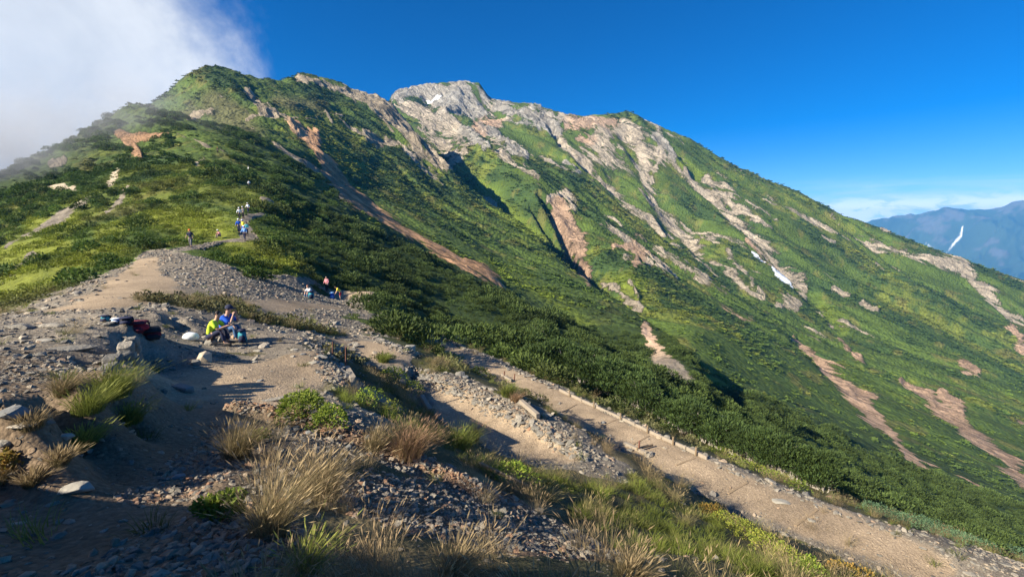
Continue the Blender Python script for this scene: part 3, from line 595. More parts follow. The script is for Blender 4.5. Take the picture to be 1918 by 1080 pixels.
# ------------------------------------------------------------------ distant range, haze, mist
def far_range():
    n, mrow = 500, 130
    az = np.linspace(math.radians(24), math.radians(66), n)
    prof = [(28, 9.8), (30, -0.6), (36, .4), (38, .9), (41, 1.35), (43.2, 1.85), (44.6, 1.75), (46, 1.7), (47.2, 2.2), (48.2, 2.35), (49.4, 1.9), (51, 1.6), (53, 2.0), (56, 1.4), (60, 1.7), (66, 1.2)]
    prof[0] = (24, -1.2)
    el = np.interp(np.degrees(az), [p[0] for p in prof], [p[1] for p in prof])
    fr = np.linspace(0, 1, mrow)
    A, Fr = np.meshgrid(az, fr)
    E = np.interp(np.degrees(A), [p[0] for p in prof], [p[1] for p in prof])
    R = 6000+Fr*2800
    top = np.tan(np.radians(E))*8800
    Z = -2100+(top+2100)*Fr**0.9
    X = np.sin(A)*R; Y = np.cos(A)*R
    w = np.sin(np.clip(Fr, 0, 1)*math.pi)**.5
    ux = A*8500
    rid = ridged(ux+fbm(X, Y, 1400, 3, 91)*500, R*.35, 1000, 5, 92, .55)-.6
    Z = Z+rid*1150*(.15+.85*w)*(1-.6*sm(Fr, .8, 1))+fbm(ux, R, 260, 4, 93, .6)*60
    # back side
    Xb = np.sin(az)*10500; Yb = np.cos(az)*10500
    V = np.concatenate([np.stack([X, Y, Z], -1), np.stack([Xb, Yb, np.full(n, -1500.)], -1)[None]], 0)
    nr2 = mrow+1; ii = np.arange(nr2*n).reshape(nr2, n)
    q = np.stack([ii[:-1, :-1], ii[:-1, 1:], ii[1:, 1:], ii[1:, :-1]], -1).reshape(-1, 4)
    V = V.reshape(-1, 3); px, py = to_px(V[:, 0], V[:, 1], V[:, 2])
    sn = np.zeros(len(V)); nw = fbm(V[:, 0], V[:, 1], 300, 4, 95, .6)*2.0
    for pl in [[(1803, 424, .5), (1800, 442, 2.2), (1785, 458, 1.6), (1770, 478, 0)], [(1730, 452, -.3), (1748, 467, .8), (1752, 470, -.5)], [(1888, 448, -.6), (1884, 475, -.2)], [(1866, 490, -.2), (1869, 510, -.6)]]:
        for a, b in zip(pl[:-1], pl[1:]):
            dx, dy = b[0]-a[0], b[1]-a[1]; f = np.clip(((px-a[0])*dx+(py-a[1])*dy)/(dx*dx+dy*dy), 0, 1)
            sn = np.maximum(sn, sm(a[2]+(b[2]-a[2])*f-np.hypot(px-a[0]-dx*f, py-a[1]-dy*f)+nw, -1, 1))
    base = np.array([.040, .060, .030])[None]*(1+.5*fbm(V[:, 0], V[:, 1], 500, 4, 94))[:, None]
    rr = sm(fbm(V[:, 0], V[:, 1], 240, 4, 96, .6)+sm(V[:, 2], -600, 300)*.35, .35, .6)[:, None]
    c = base*(1-rr)+np.array([.10, .10, .085])[None]*rr
    c = c*(1-sn[:, None])+.85*sn[:, None]
    m = bpy.data.materials.new('distant_slopes'); m.use_nodes = True; t = NT(m.node_tree); t.n.clear()
    bs = t.node('ShaderNodeBsdfPrincipled', {'Base Color': t.node('ShaderNodeAttribute', attribute_name='col').outputs[0], 'Roughness': .95})
    t.node('ShaderNodeOutputMaterial', {0: bs.outputs[0]})
    me = mesh_np('distant_mountains', V, q, m, True, {'col': ('FLOAT_COLOR', np.concatenate([c, np.ones((len(V), 1))], -1))})
    tag(link(bpy.data.objects.new('distant_mountains', me)), 'blue distant mountain range streaked with snow beyond the valley', 'mountains', None, 'structure')
    # valley floor far below, reaching the horizon
    r = 9800
    g = mesh_np('valley', [(-6000, -6000, -2150), (r, -6000, -2150), (r, r, -2150), (-6000, r, -2150)], [(0, 1, 2, 3)], simple('valley_forest', (.035, .055, .025), .9, None, (.002, .4)))
    tag(link(bpy.data.objects.new('valley', g)), 'deep forested valley floor far below', 'valley', None, 'structure')
far_range()
def volume_mat(name, dens, colr, aniso=.3, noise=None):
    m = bpy.data.materials.new(name); m.use_nodes = True; t = NT(m.node_tree); t.n.clear()
    v = t.node('ShaderNodeVolumePrincipled', {'Color': (*colr, 1), 'Density': dens, 'Anisotropy': aniso})
    if noise: t.l.new(noise(t), v.inputs['Density'])
    t.node('ShaderNodeOutputMaterial', {1: v.outputs[0]}); return m
def box_mesh(name, a, b, mat):
    v = [(x, y, z) for z in (a[2], b[2]) for y in (a[1], b[1]) for x in (a[0], b[0])]
    f = [(0, 2, 3, 1), (4, 5, 7, 6), (0, 1, 5, 4), (2, 6, 7, 3), (0, 4, 6, 2), (1, 3, 7, 5)]
    return mesh_np(name, v, f, mat)
hz = link(bpy.data.objects.new('haze', box_mesh('haze', (-6010, -6010, -2151), (9810, 9810, 420), volume_mat('haze_air', 1.0e-4, (.08, .42, 1.0), 0.0))))
tag(hz, 'pale blue air over the valley and the far range', 'haze', None, 'stuff')
# ------------------------------------------------------------------ plant and stone pieces
def tri_soup(V, F, shade): return np.array(V), np.array(F), np.array(shade)
def spray_dome(n, r, h, ln, seed, up=.5, wid=.22, core=True):
    """rounded shrub: many narrow needle sprays through a low dome"""
    g = np.random.default_rng(seed); V = []; F = []; Sh = []
    for k in range(n):
        a = g.random()*6.283; rr = math.sqrt(g.random()); q = g.random()**.6
        lump = 1+.25*math.sin(3*a+seed)+.15*math.sin(5*a+2*seed)
        zz = h*math.sqrt(max(0, 1-rr*rr))*q
        c = np.array([math.cos(a)*rr*r*lump, math.sin(a)*rr*r*lump, zz+.05*h])
        d = np.array([math.cos(a)*rr, math.sin(a)*rr, up+g.random()*.9])+g.normal(0, .3, 3); d /= np.linalg.norm(d)
        s = np.cross(d, g.normal(0, 1, 3)); s /= np.linalg.norm(s)+1e-6
        L = ln*(.6+.8*g.random()); w = L*wid*(.7+.6*g.random()); sh = g.random(); b = len(V)
        V += [c-s*w*.5, c+s*w*.5, c+d*L*.6+s*w*.7, c+d*L, c+d*L*.6-s*w*.7]
        F += [(b, b+1, b+2), (b, b+2, b+4), (b+4, b+2, b+3)]; Sh += [sh]*5
    return tri_soup(V, F, Sh)
def leaf_dome(n, r, h, ls, seed):
    g = np.random.default_rng(seed); V = []; F = []; Sh = []
    for k in range(n):
        a = g.random()*6.283; rr = math.sqrt(g.random()); q = g.random()**.5
        lump = 1+.22*math.sin(3*a+seed)+.18*math.sin(4*a+2*seed)
        c = np.array([math.cos(a)*rr*r*lump, math.sin(a)*rr*r*lump, h*math.sqrt(max(0, 1-rr*rr))*q+.03])
        d = np.array([math.cos(a)*rr, math.sin(a)*rr, .3])+g.normal(0, .55, 3); d /= np.linalg.norm(d)
        s = np.cross(d, g.normal(0, 1, 3)); s /= np.linalg.norm(s)+1e-6; L = ls*(.6+.8*g.random()); sh = g.random(); b = len(V)
        V += [c, c+d*L*.5+s*L*.28, c+d*L, c+d*L*.5-s*L*.28]; F += [(b, b+1, b+2), (b, b+2, b+3)]; Sh += [sh]*4
    return tri_soup(V, F, Sh)
def grass_tuft(n, r, h, seed, lean=.5, w=.006, heads=0.0, bias=(0.25, 0.1)):
    g = np.random.default_rng(seed); V = []; F = []; Sh = []
    for k in range(n):
        a = g.random()*6.283; rr = g.random()**.7*r; p = np.array([math.cos(a)*rr, math.sin(a)*rr, -.02])
        out = np.array([math.cos(a)*rr/r*lean+g.normal(0, .28)+bias[0], math.sin(a)*rr/r*lean+g.normal(0, .28)+bias[1], 0])
        H = h*(.45+.6*g.random()); s = np.array([-math.sin(a+g.normal(0, 1)), math.cos(a), 0]); s /= np.linalg.norm(s); sh = g.random()
        head = g.random() < heads; b = len(V)
        for i, f in enumerate((0, .35, .7, 1.0)):
            c = p+np.array([0, 0, H*(f-.12*f*f)])+out*H*f**1.8
            ww = w*(1, .9, .6, .15)[i]
            V += [c-s*ww, c+s*ww]; Sh += [sh, sh]
        for i in range(3): F += [(b+2*i, b+2*i+1, b+2*i+3), (b+2*i, b+2*i+3, b+2*i+2)]
        if head:
            c = V[-1]; d = c-V[-3]; d = d/np.linalg.norm(d); b = len(V)
            V += [c-d*.02, c+s*.0045+d*.015, c+d*.055, c-s*.0045+d*.015]; F += [(b, b+1, b+2), (b, b+2, b+3)]; Sh += [1.0]*4
    return tri_soup(V, F, Sh)
import bmesh
def rock_shape(seed, n=14, flat=.5, long=1.3, bev=0.0):
    g = np.random.default_rng(seed); bm = bmesh.new()
    for k in range(n):
        v = g.normal(0, 1, 3); v /= np.linalg.norm(v); v = v*(.8+.3*g.random())*np.array([long, 1, flat])
        bm.verts.new(v*.5)
    r = bmesh.ops.convex_hull(bm, input=bm.verts); bmesh.ops.delete(bm, geom=[e for e in r['geom_interior'] if isinstance(e, bmesh.types.BMVert)], context='VERTS')
    if bev: bmesh.ops.bevel(bm, geom=list(bm.edges), offset=bev, segments=1, affect='EDGES', clamp_overlap=True)
    bmesh.ops.triangulate(bm, faces=bm.faces); bm.verts.ensure_lookup_table()
    V = [tuple(v.co) for v in bm.verts]; F = [tuple(v.index for v in f.verts) for f in bm.faces]; bm.free()
    return V, F
def block_shape(seed, sx, sy, sz, jit=.08, bev=.03):
    g = np.random.default_rng(seed); bm = bmesh.new()
    for x in (-.5, .5):
        for y in (-.5, .5):
            for q in (-.5, .5): bm.verts.new((x*sx*(1+g.normal(0, jit)), y*sy*(1+g.normal(0, jit)), q*sz*(1+g.normal(0, jit))))
    bmesh.ops.convex_hull(bm, input=bm.verts); bmesh.ops.bevel(bm, geom=list(bm.edges), offset=bev*min(sx, sy, sz)*3, segments=1, affect='EDGES', clamp_overlap=True)
    bmesh.ops.triangulate(bm, faces=bm.faces); bm.verts.ensure_lookup_table()
    V = [tuple(v.co) for v in bm.verts]; F = [tuple(v.index for v in f.verts) for f in bm.faces]; bm.free()
    return V, F
def soup_obj(name, soup, mat):
    V, F, Sh = soup
    return bpy.data.objects.new(name, mesh_np(name, V, F, mat, False, {'shade': ('FLOAT', Sh)}))

_gn = {}
def scatter_group(src):
    ng = bpy.data.node_groups.new('scatter', 'GeometryNodeTree')
    ng.interface.new_socket('Geometry', in_out='INPUT', socket_type='NodeSocketGeometry'); ng.interface.new_socket('Geometry', in_out='OUTPUT', socket_type='NodeSocketGeometry')
    i = ng.nodes.new('NodeGroupInput'); o = ng.nodes.new('NodeGroupOutput'); ip = ng.nodes.new('GeometryNodeInstanceOnPoints'); oi = ng.nodes.new('GeometryNodeObjectInfo')
    oi.inputs['Object'].default_value = src; oi.inputs['As Instance'].default_value = True
    ng.links.new(i.outputs[0], ip.inputs['Points']); ng.links.new(oi.outputs['Geometry'], ip.inputs['Instance'])
    for nm, sk in (('rot', 'Rotation'), ('scl', 'Scale')):
        na = ng.nodes.new('GeometryNodeInputNamedAttribute'); na.data_type = 'FLOAT_VECTOR'; na.inputs['Name'].default_value = nm
        ng.links.new(na.outputs['Attribute'], ip.inputs[sk])
    ng.links.new(ip.outputs[0], o.inputs[0]); return ng
def scatter(name, srcs, P, rot, scl, tint, label, cat, pick=None):
    """one object per plant or stone form, joined as children-free stuff"""
    n = len(P); which = rng.integers(0, len(srcs), n)
    for k, s in enumerate(srcs):
        m = which == k
        if not m.any(): continue
        me = bpy.data.meshes.new(name); c = int(m.sum()); me.vertices.add(c); me.vertices.foreach_set('co', P[m].astype(np.float32).ravel())
        for an, ty, dat in (('rot', 'FLOAT_VECTOR', rot), ('scl', 'FLOAT_VECTOR', scl)):
            me.attributes.new(an, ty, 'POINT').data.foreach_set('vector', dat[m].astype(np.float32).ravel())
        a = me.attributes.new('tint', 'FLOAT_COLOR', 'POINT'); a.data.foreach_set('color', np.concatenate([tint[m], np.ones((c, 1))], 1).astype(np.float32).ravel())
        a = me.attributes.new('pick', 'FLOAT', 'POINT'); a.data.foreach_set('value', (rng.random(c) if pick is None else pick[m]).astype(np.float32))
        o = link(bpy.data.objects.new(name, me)); md = o.modifiers.new('scatter', 'NODES'); md.node_group = scatter_group(s)
        tag(o, label, cat, None, 'stuff')
def pick_pts(dens, cap=None):
    """dens: expected pieces per grid cell -> positions and grid index"""
    lam = np.where(VIS, dens, 0).ravel(); n = rng.poisson(lam); id_ = np.repeat(np.arange(len(n)), n)
    if cap and len(id_) > cap: id_ = rng.choice(id_, cap, replace=False)
    j = id_//nc; i = id_ % nc; fi = np.clip(i+rng.random(len(i))-.5, 0, nc-1.01); fj = np.clip(j+rng.random(len(j))-.5, 0, nr-1.01)
    i0 = fi.astype(int); j0 = fj.astype(int); u = fi-i0; v = fj-j0
    def s(A): return (A[j0, i0]*(1-u)+A[j0, i0+1]*u)*(1-v)+(A[j0+1, i0]*(1-u)+A[j0+1, i0+1]*u)*v
    return np.stack([s(Xg), s(Yg), s(Zg)], 1), id_
def yaw(n, tilt=.12): return np.stack([rng.normal(0, tilt, n), rng.normal(0, tilt, n), rng.random(n)*6.283], 1)
M_LEAF = leafy('leaf_cover', (.78, .80, .75), (1.35, 1.35, 1.2)); M_PINE = leafy('pine_needles', (.7, .75, .7), (1.5, 1.45, 1.15), trans=.12)
M_GRASS = leafy('grass_blades', (.85, .9, .8), (1.2, 1.12, 1.0), trans=.35)
bare = np.clip(rock_f, 0, 1)
tintv = colv.reshape(-1, 3)

# --- far and middle shrub cover
sizeY = 1.0+Yg*.0044
zone = (Yg > 120) & (Yg < 985)
d = cells*np.where(zone, 1, 0)*.62/sizeY**2*(1-sm(bare, .15, .5))*(.10+.9*sm(fbm(Xg, Yg, 12, 3, 101)*.5+pine_far, .25, .8))
P, ii = pick_pts(d*CLEAR, 120000)
far_src = [soup_obj('shrub_clump', spray_dome(34, .55, .5, .34, 200+k, wid=.5), M_PINE) for k in range(3)]
sc = sizeY.ravel()[ii]*(.5+.8*rng.random(len(ii))**1.5)
T = tintv[ii]*np.clip(1.15+rng.normal(0, .22, len(ii)), .5, 1.9)[:, None]
scatter('mountain_shrubs', far_src, P-np.array([0, 0, .1]), yaw(len(ii)), np.stack([sc*1.1, sc*1.1, sc*.55], 1), T, 'dense low shrubs and dwarf pine covering the mountain slopes', 'shrubs')
# --- dwarf pine belt of the hillside
pz = (Yg > 20) & (Yg <= 125)
pine_near = sm(PX, 440, 620)*1.0+.35
dm = sm(Yg, 20, 27)*(1-sm(bare, .1, .4))*(1-.75*yel)
d = cells*pz*dm*np.clip(sm(fbm(Xg, Yg, 8, 4, 102, .6), -.38, .06), 0, 1)*pine_near*np.where(Yg < 55, .50, .34)*np.where(PX > 600, 1, .55)
P, ii = pick_pts(d*CLEAR, 40000)
mid_src = [soup_obj('dwarf_pine_clump', spray_dome(520, .62, .72, .125, 220+k, wid=.22), M_PINE) for k in range(4)]
yy = Yg.ravel()[ii]; sc = (.72+yy*.006)*(.4+1.3*rng.random(len(ii))**1.8)*(.62+.95*sm(fbm(P[:, 0], P[:, 1], 10, 3, 106), -.35, .5))
pt = np.array([.044, .066, .019])[None]*(1+.0*yy[:, None]); mixf = np.clip(.35+.3*rng.normal(0, 1, len(ii)), 0, 1)[:, None]*np.where(PX.ravel()[ii] > 600, .55, 1)[:, None]
T = (pt*(1-mixf)+tintv[ii]*mixf)*np.clip(1.2+rng.normal(0, .25, len(ii)), .5, 2)[:, None]
scatter('dwarf_pine_cover', mid_src, P-np.array([0, 0, .08]), yaw(len(ii)), np.stack([sc*1.15, sc*1.15, sc*.95], 1), T, 'dark green dwarf pine thicket over the slope beside the trail', 'shrubs')
# --- low yellow-green growth of the ridge and the left flank
lz_ = (Yg > 13) & (Yg < 125)
dm = lz_*(1-sm(bare, .12, .4))*sm(Yg, 13, 17)*(1-sm(PX, 640, 760)*.8)
d = cells*dm*np.where(Yg < 50, 2.2, .8)*sm(fbm(Xg, Yg, 4, 3, 103), -.5, .2)
P, ii = pick_pts(d*CLEAR*1.5, 48000)
low_src = [soup_obj('leafy_clump', leaf_dome(110, .6, .42, .17, 240+k), M_LEAF) for k in range(3)]
yy = Yg.ravel()[ii]; sc = (.38+yy*.0065)*(.5+1.1*rng.random(len(ii))**1.4)
T = tintv[ii]*np.clip(1.25+rng.normal(0, .25, len(ii)), .5, 2)[:, None]*np.array([[1, 1, 1]])
scatter('ridge_undergrowth', low_src, P-np.array([0, 0, .03]), yaw(len(ii)), np.stack([sc, sc, sc], 1), T, 'low yellow-green undergrowth along the ridge', 'undergrowth')

# darker bushes standing out of the left flank and the ridge
dm = (Yg > 22) & (Yg < 240)
bush = sm(fbm(Xg, Yg, 16, 4, 105)+.4*sm(PX, 260, 60)*sm(PY, 520, 400), .02, .25)*(1-sm(PX, 560, 680))*(1-.75*sm(PX, 330, 240)*sm(PY, 400, 450))*(1-sm(bare, .15, .5))*(1-.85*yel)
d = cells*dm*bush*.28/(1+Yg*.006)
P, ii = pick_pts(d*CLEAR, 9000)
bush_src = [soup_obj('bush_form', leaf_dome(420, .62, .75, .15, 260+k), M_LEAF) for k in range(3)]
yy = Yg.ravel()[ii]; sc = (1.0+yy*.005)*(.6+1.0*rng.random(len(ii))**1.4)
T = np.array([[.050, .082, .018]])*np.clip(1.2+rng.normal(0, .3, len(ii)), .5, 2.2)[:, None]
scatter('ridge_bushes', bush_src, P-np.array([0, 0, .05]), yaw(len(ii)), np.stack([sc, sc, sc*.9], 1), T, 'dark rounded bushes scattered over the ridge and its left flank', 'bushes')
# --- near grass
straw, olive, lime = np.array([.29, .225, .14]), np.array([.135, .150, .045]), np.array([.150, .185, .035])
gz_dry = strokes_w([[(430, 860, .5), (520, 930, .6), (560, 1020, .6), (640, 1060, .8)], [(480, 880, .5), (620, 900, .8), (720, 960, .7), (800, 1050, .9), (950, 1070, .5)], [(840, 880, .5), (1000, 960, .8), (1080, 1030, .8), (1150, 1070, .6)], [(1050, 790, .8), (1150, 860, .9), (1250, 900, .6)],
    [(760, 825, .45)], [(1450, 905, 1.2), (1550, 960, 1.2)]], .25, 110, .5, .5)
gz_lime = strokes_w([[(640, 745, .7), (700, 775, .8), (800, 800, .6)], [(920, 860, .7), (1000, 900, 1.2), (1100, 940, 1.5), (1200, 980, 1.3), (1290, 1010, 1.2), (1300, 1060, 1.1)], [(1120, 860, .8), (1220, 930, .9), (1340, 990, .8)], [(0, 580, 2), (120, 570, 1.5)]], .25, 111, .5, .5)
gband = strokes_w([[(480, 860, .5), (520, 930, .9), (620, 1000, 1.2), (760, 1040, 1.2), (960, 1070, 1.0), (1100, 1060, 1.2)], [(560, 900, .6), (700, 920, .8), (830, 900, .7), (1000, 960, 1.0), (1100, 1010, 1.2)], [(640, 745, .9), (740, 790, 1.1), (860, 830, 1.0), (900, 860, .9)],
    [(920, 860, .9), (1000, 900, 1.4), (1100, 940, 1.7), (1200, 980, 1.5), (1290, 1010, 1.4), (1400, 1060, 1.5)], [(1040, 790, .6), (1120, 850, 1.0), (1220, 920, 1.1), (1340, 980, 1.0), (1450, 1030, 1.0), (1560, 1075, .9)],
    [(60, 735, .35), (130, 740, .5), (200, 720, .7), (240, 730, .6), (180, 780, .5)], [(680, 700, 1), (760, 750, 1.2)], [(330, 565, 1.6), (430, 570, 1.6)], [(500, 605, 1.4), (600, 620, 1.3)], [(800, 690, .9), (860, 690, .7)], [(940, 738, .5)], [(1030, 770, .4)],
    [(1440, 895, .8), (1500, 925, 1.0), (1600, 960, .9), (1750, 1010, .6)], [(0, 590, 1), (60, 585, 1), (140, 577, .8)], [(700, 560, 2), (760, 620, 2), (850, 650, 1.2), (1000, 700, 1.0), (1100, 745, 1.0)], [(700, 680, .8)]], .25, 112, .3, .5)
lowc = strokes_w([[(720, 900, .7), (820, 960, 1.0), (900, 1010, 1.0), (1000, 1060, .9)], [(700, 1040, .4), (860, 1075, .5), (1000, 1078, .5)]], .3, 114, .5, .5)
gband = gband*(1-.7*red*(1-gz_dry))*(1-ridge)*(1-.72*lowc)
gband = np.maximum(gband, .15*nearG*sm(Yg, 1.0, 2.0))
gt = [soup_obj('grass_tuft_form', grass_tuft(130, .13, .30, 300+k, .8, .0011, .35, (.24, .10)), M_GRASS) for k in range(4)]
gl_ = [soup_obj('short_grass_form', grass_tuft(80, .13, .16, 320+k, .95, .0028, 0, (.1, .05)), M_GRASS) for k in range(3)]
dn = cells*gband*(1-sm(bare, .5, .9)*.9)*(Yg < 32)*np.where(gz_dry > .5, 24, 36)*np.clip(5/Yg, .28, 1.2)*sm(fbm(Xg, Yg, .7, 3, 113), -.5, .25)
P, ii = pick_pts(dn, 26000)
dry = gz_dry.ravel()[ii]; li = gz_lime.ravel()[ii]; r = rng.random(len(ii))
w1 = np.clip(dry*1.1+(r < .32)*.8-li*.5, 0, 1)[:, None]; w2 = np.clip(li*1.0+(r > .75)*.4, 0, 1)[:, None]
T = olive*(1-w2)+lime*w2; T = T*(1-w1)+straw*w1; T = T*np.clip(1+rng.normal(0, .2, len(ii)), .5, 1.7)[:, None]
tall = (w1[:, 0] > .45)
yy = P[:, 1]; sc = (.62+.5*rng.random(len(ii)))*(1+.012*yy)
for nm, srcs, m, lb in (('dry_grass', gt, tall, 'tall dry straw-coloured grass with bent seed heads on the near slope'), ('green_grass', gl_, ~tall, 'short green and olive grass between the stones')):
    k = sc[m]; scatter(nm, srcs, P[m], yaw(int(m.sum()), .18), np.stack([k, k, k], 1), T[m], lb, 'grass')
# --- loose stones
M_STONE = stone_mat('loose_stone', [(0, (.12, .108, .092)), (.3, (.22, .20, .165)), (.55, (.32, .285, .225)), (.72, (.39, .31, .22)), (.84, (.32, .175, .10)), (1, (.43, .39, .32))])
st = []
for k in range(6):
    V, Fc = rock_shape(400+k, 12, .42+.05*k, 1.4); st.append(bpy.data.objects.new('stone_form', mesh_np('stone_form', V, Fc, M_STONE)))
gn = np.clip(gravel-dirt*np.where(Yg < 5.5, .80, .96), np.where(Yg < 5.5, .05, .008), 1)
for (a, b, den, s0, s1, cap) in ((.6, 5.5, 700, .014, .075, 24000), (5.5, 14, 120, .022, .12, 22000), (14, 50, 26, .06, .24, 26000)):
    dn = cells*gn*(Yg > a)*(Yg <= b)*den*np.clip(sm(fbm(Xg, Yg, .9 if b < 10 else 2.5, 3, 115), -.6, .3)+.1, 0, 1)
    P, ii = pick_pts(dn, cap); n = len(ii); s = s0+(s1-s0)*rng.random(n)**3.2
    pk = np.clip(rng.random(n)*.75+(red.ravel()[ii] > .4)*rng.random(n)*.25+rng.random(n)*.05, 0, 1)
    scatter('loose_stones', st, P, np.stack([rng.normal(0, .3, n), rng.normal(0, .3, n), rng.random(n)*6.28], 1), np.stack([s*1.2, s*1.2, s*1.2], 1), np.ones((n, 3)), 'loose grey, buff and rusty stones strewn along the trail', 'stones', pk)

# dense chips on the rusty ridge, the lit spread below it and the trail's gravel border
chip = strokes_w([[(290, 1075, .5), (350, 1020, .45), (450, 975, .35)], [(430, 1060, .4), (470, 1010, .3)], [(300, 930, .35), (400, 870, .4), (450, 800, .45)]], .3, 26, .5, .5)
edge = strokes_w([[(600, 650, .5), (625, 675, .6), (640, 700, .5), (625, 715, .35)], [(780, 695, .5), (880, 730, .6), (990, 785, .6), (1090, 845, .6)], [(700, 632, .5), (765, 660, .5)], [(400, 665, .5)]], .3, 27, .5, 5)
for msk, den, s0, s1, cap, rust in ((ridge, 1500, .018, .075, 9000, .9), (chip, 900, .012, .065, 9000, .55), (edge, 260, .03, .15, 9000, .1)):
    P, ii = pick_pts(cells*msk*(Yg < 40)*den, cap); n = len(ii); s = s0+(s1-s0)*rng.random(n)**2.6
    pk = np.where(rng.random(n) < rust*.8, .72+.16*rng.random(n), rng.random(n)*.75)
    scatter('loose_stones', st, P, np.stack([rng.normal(0, .4, n), rng.normal(0, .4, n), rng.random(n)*6.28], 1), np.stack([s*1.2, s*1.2, s*1.2], 1), np.ones((n, 3)), 'dense chips of rusty and grey stone heaped along the gravel ridge and trail edge', 'stones', pk)
# ------------------------------------------------------------------ ground behind and beside the viewer, with an added shading bank
def behind():
    xs = np.linspace(-26, 22, 240); ys = np.linspace(-22, 9, 170); X, Y = np.meshgrid(xs, ys)
    Yc = np.maximum(Y, .56); Xc = np.clip(X, -2.9*Yc, 2.9*Yc)
    Z = samp(Zg, Xc.ravel(), Yc.ravel()).reshape(X.shape); dist = np.hypot(X-Xc, Y-Yc)
    Z = np.where(X > 3, Z-.35*np.maximum(X-Xc, 0), Z+0*X)
    top = np.interp(Y, [-22, -8, -4, -1, -.3, .1, .45, .9, 1.3, 2.2, 3.2], [1.8, 2.4, 3.0, 2.3, 1.4, .82, .38, .26, .12, -.70, -1.35])  # unseen bank crest, added and shaped to throw shade on the foreground
    w = np.exp(-np.maximum(np.abs(X+5.2)-.9, 0)**2/1.1)*sm(dist, .0, .5)
    w = np.where(X < -5.2, np.maximum(w, sm(X, -14, -6)), w)
    Z = Z*(1-w)+np.maximum(top, Z)*w+fbm(X, Y, .9, 4, 131)*.22*sm(dist, 0, .6)+fbm(X, Y, .5, 3, 132)*.07*sm(dist, 0, .6)
    keep = ~((Y > .62) & (np.abs(X) < 2.85*Y))
    n = len(xs); ii = np.arange(X.size).reshape(X.shape)
    q = np.stack([ii[:-1, :-1], ii[:-1, 1:], ii[1:, 1:], ii[1:, :-1]], -1).reshape(-1, 4)
    q = q[keep.ravel()[q].any(1)]; V = np.stack([X, Y, Z-.015], -1).reshape(-1, 3)
    u, inv = np.unique(q, return_inverse=True); inv = inv.reshape(-1, 4); k = len(u)
    cv = np.tile([.085, .080, .040, 1], (k, 1)); cr = np.tile([.2, .18, .15, 1], (k, 1))
    me = mesh_np('ground', V[u], inv, M_NEAR, True, {'colv': ('FLOAT_COLOR', cv), 'colr': ('FLOAT_COLOR', cr), 'rock': ('FLOAT', np.full(k, .6))})
    tag(link(bpy.data.objects.new('ground', me)), 'unseen ground around the viewpoint with a stony bank added to shade the foreground', 'ground', None, 'structure')
behind()
# ------------------------------------------------------------------ single plants, rocks, timber
M_STONE1 = stone_mat('weathered_stone', [(0, (.16, .15, .13)), (.5, (.25, .23, .19)), (1, (.34, .30, .24))], inst=False)
M_SLATE = simple('blue_grey_stone', (.19, .19, .18), .75, (9, .02), (5, .35))
M_PALE = simple('pale_grey_stone', (.29, .27, .225), .8, (9, .02), (5, .3))
M_BUFF = simple('buff_stone', (.42, .36, .27), .8, (9, .02), (5, .3))
M_RUST = simple('rust_red_stone', (.34, .17, .10), .8, (9, .02), (5, .3))
M_WOOD = simple('bleached_timber', (.27, .23, .18), .8, (20, .01), (7, .3)); M_WOODD = simple('dark_timber', (.25, .185, .115), .85, (20, .01), (7, .3))
M_RSTEEL = simple('rusty_steel', (.17, .075, .05), .8, (30, .004), (14, .4))
def obj(name, V, F, mat, parent=None, smooth=False, attrs=None):
    V = np.array(V, float); k = max(len(f) for f in F)
    if all(len(f) == k for f in F): me = mesh_np(name, V, F, mat, smooth, attrs)
    else:
        me = bpy.data.meshes.new(name); me.from_pydata([tuple(v) for v in V], [], F); me.materials.append(mat); me.update()
    return link(bpy.data.objects.new(name, me), parent)
def put(o, loc, rz=0, rx=0, ry=0): o.location = loc; o.rotation_euler = (rx, ry, rz); return o
def empty(name, loc=(0, 0, 0), rz=0): o = bpy.data.objects.new(name, None); COL.objects.link(o); o.location = loc; o.rotation_euler = (0, 0, rz); o.empty_display_size = .1; return o

def rock(px, py, w, asp, mat, label, seed, ymin=.8, rz=0, flat=.55, tilt=(0, 0), name='rock', block=None, sink=.34, group=None):
    """w: breadth in photo pixels; asp: length to depth"""
    p = hit(px, py, ymin); k = w/F_PX*p.y*.85
    if block: V, F = block_shape(seed, 1, block[0], block[1], .10, .05)
    else: V, F = rock_shape(seed, 26, flat, asp, .02)
    V = np.array(V)*k; o = obj(name, V, F, mat); zr = (V[:, 2].max()-V[:, 2].min())
    put(o, p+Vector((0, 0, zr*(.5-sink))), rz, *tilt); tag(o, label, 'rock', group); return o
rock(145, 918, 52, 1.5, M_PALE, 'large pale grey boulder lying alone on the shaded near trail', 11, 1.5, .35, .55)
rock(343, 730, 52, 1, M_SLATE, 'flat-topped rectangular grey stone block beside the trail bank', 12, 3, -.45, block=(.42, .30))
rock(384, 676, 32, 1.1, M_BUFF, 'wedge-shaped buff stone standing below the seated couple', 13, 6, .3, 1.1, (.2, .3))
rock(366, 682, 22, 1.2, M_STONE1, 'grey stone leaning against the buff wedge below the couple', 14, 6, .8, .8)
rock(522, 750, 62, 1, M_STONE1, 'long narrow dark slab edging the sandy trail above the rusty gravel', 15, 4, .65, block=(.30, .16))
rock(333, 895, 26, 1.2, M_SLATE, 'blue-grey angular stone in the reddish gravel left of the dry grass', 16, 1.5, .5, .6)
rock(445, 800, 46, 1.2, M_SLATE, 'dark blue-grey boulder at the head of the rusty gravel ridge', 17, 3, 0, .6)
rock(30, 778, 46, 1.3, M_SLATE, 'pointed dark slate on the bank at the left margin', 18, 2, .4, .7, (.2, .1))
rock(45, 800, 40, 1.6, M_STONE1, 'flat grey slab under the pointed slate at the left margin', 19, 2, .2, .3)
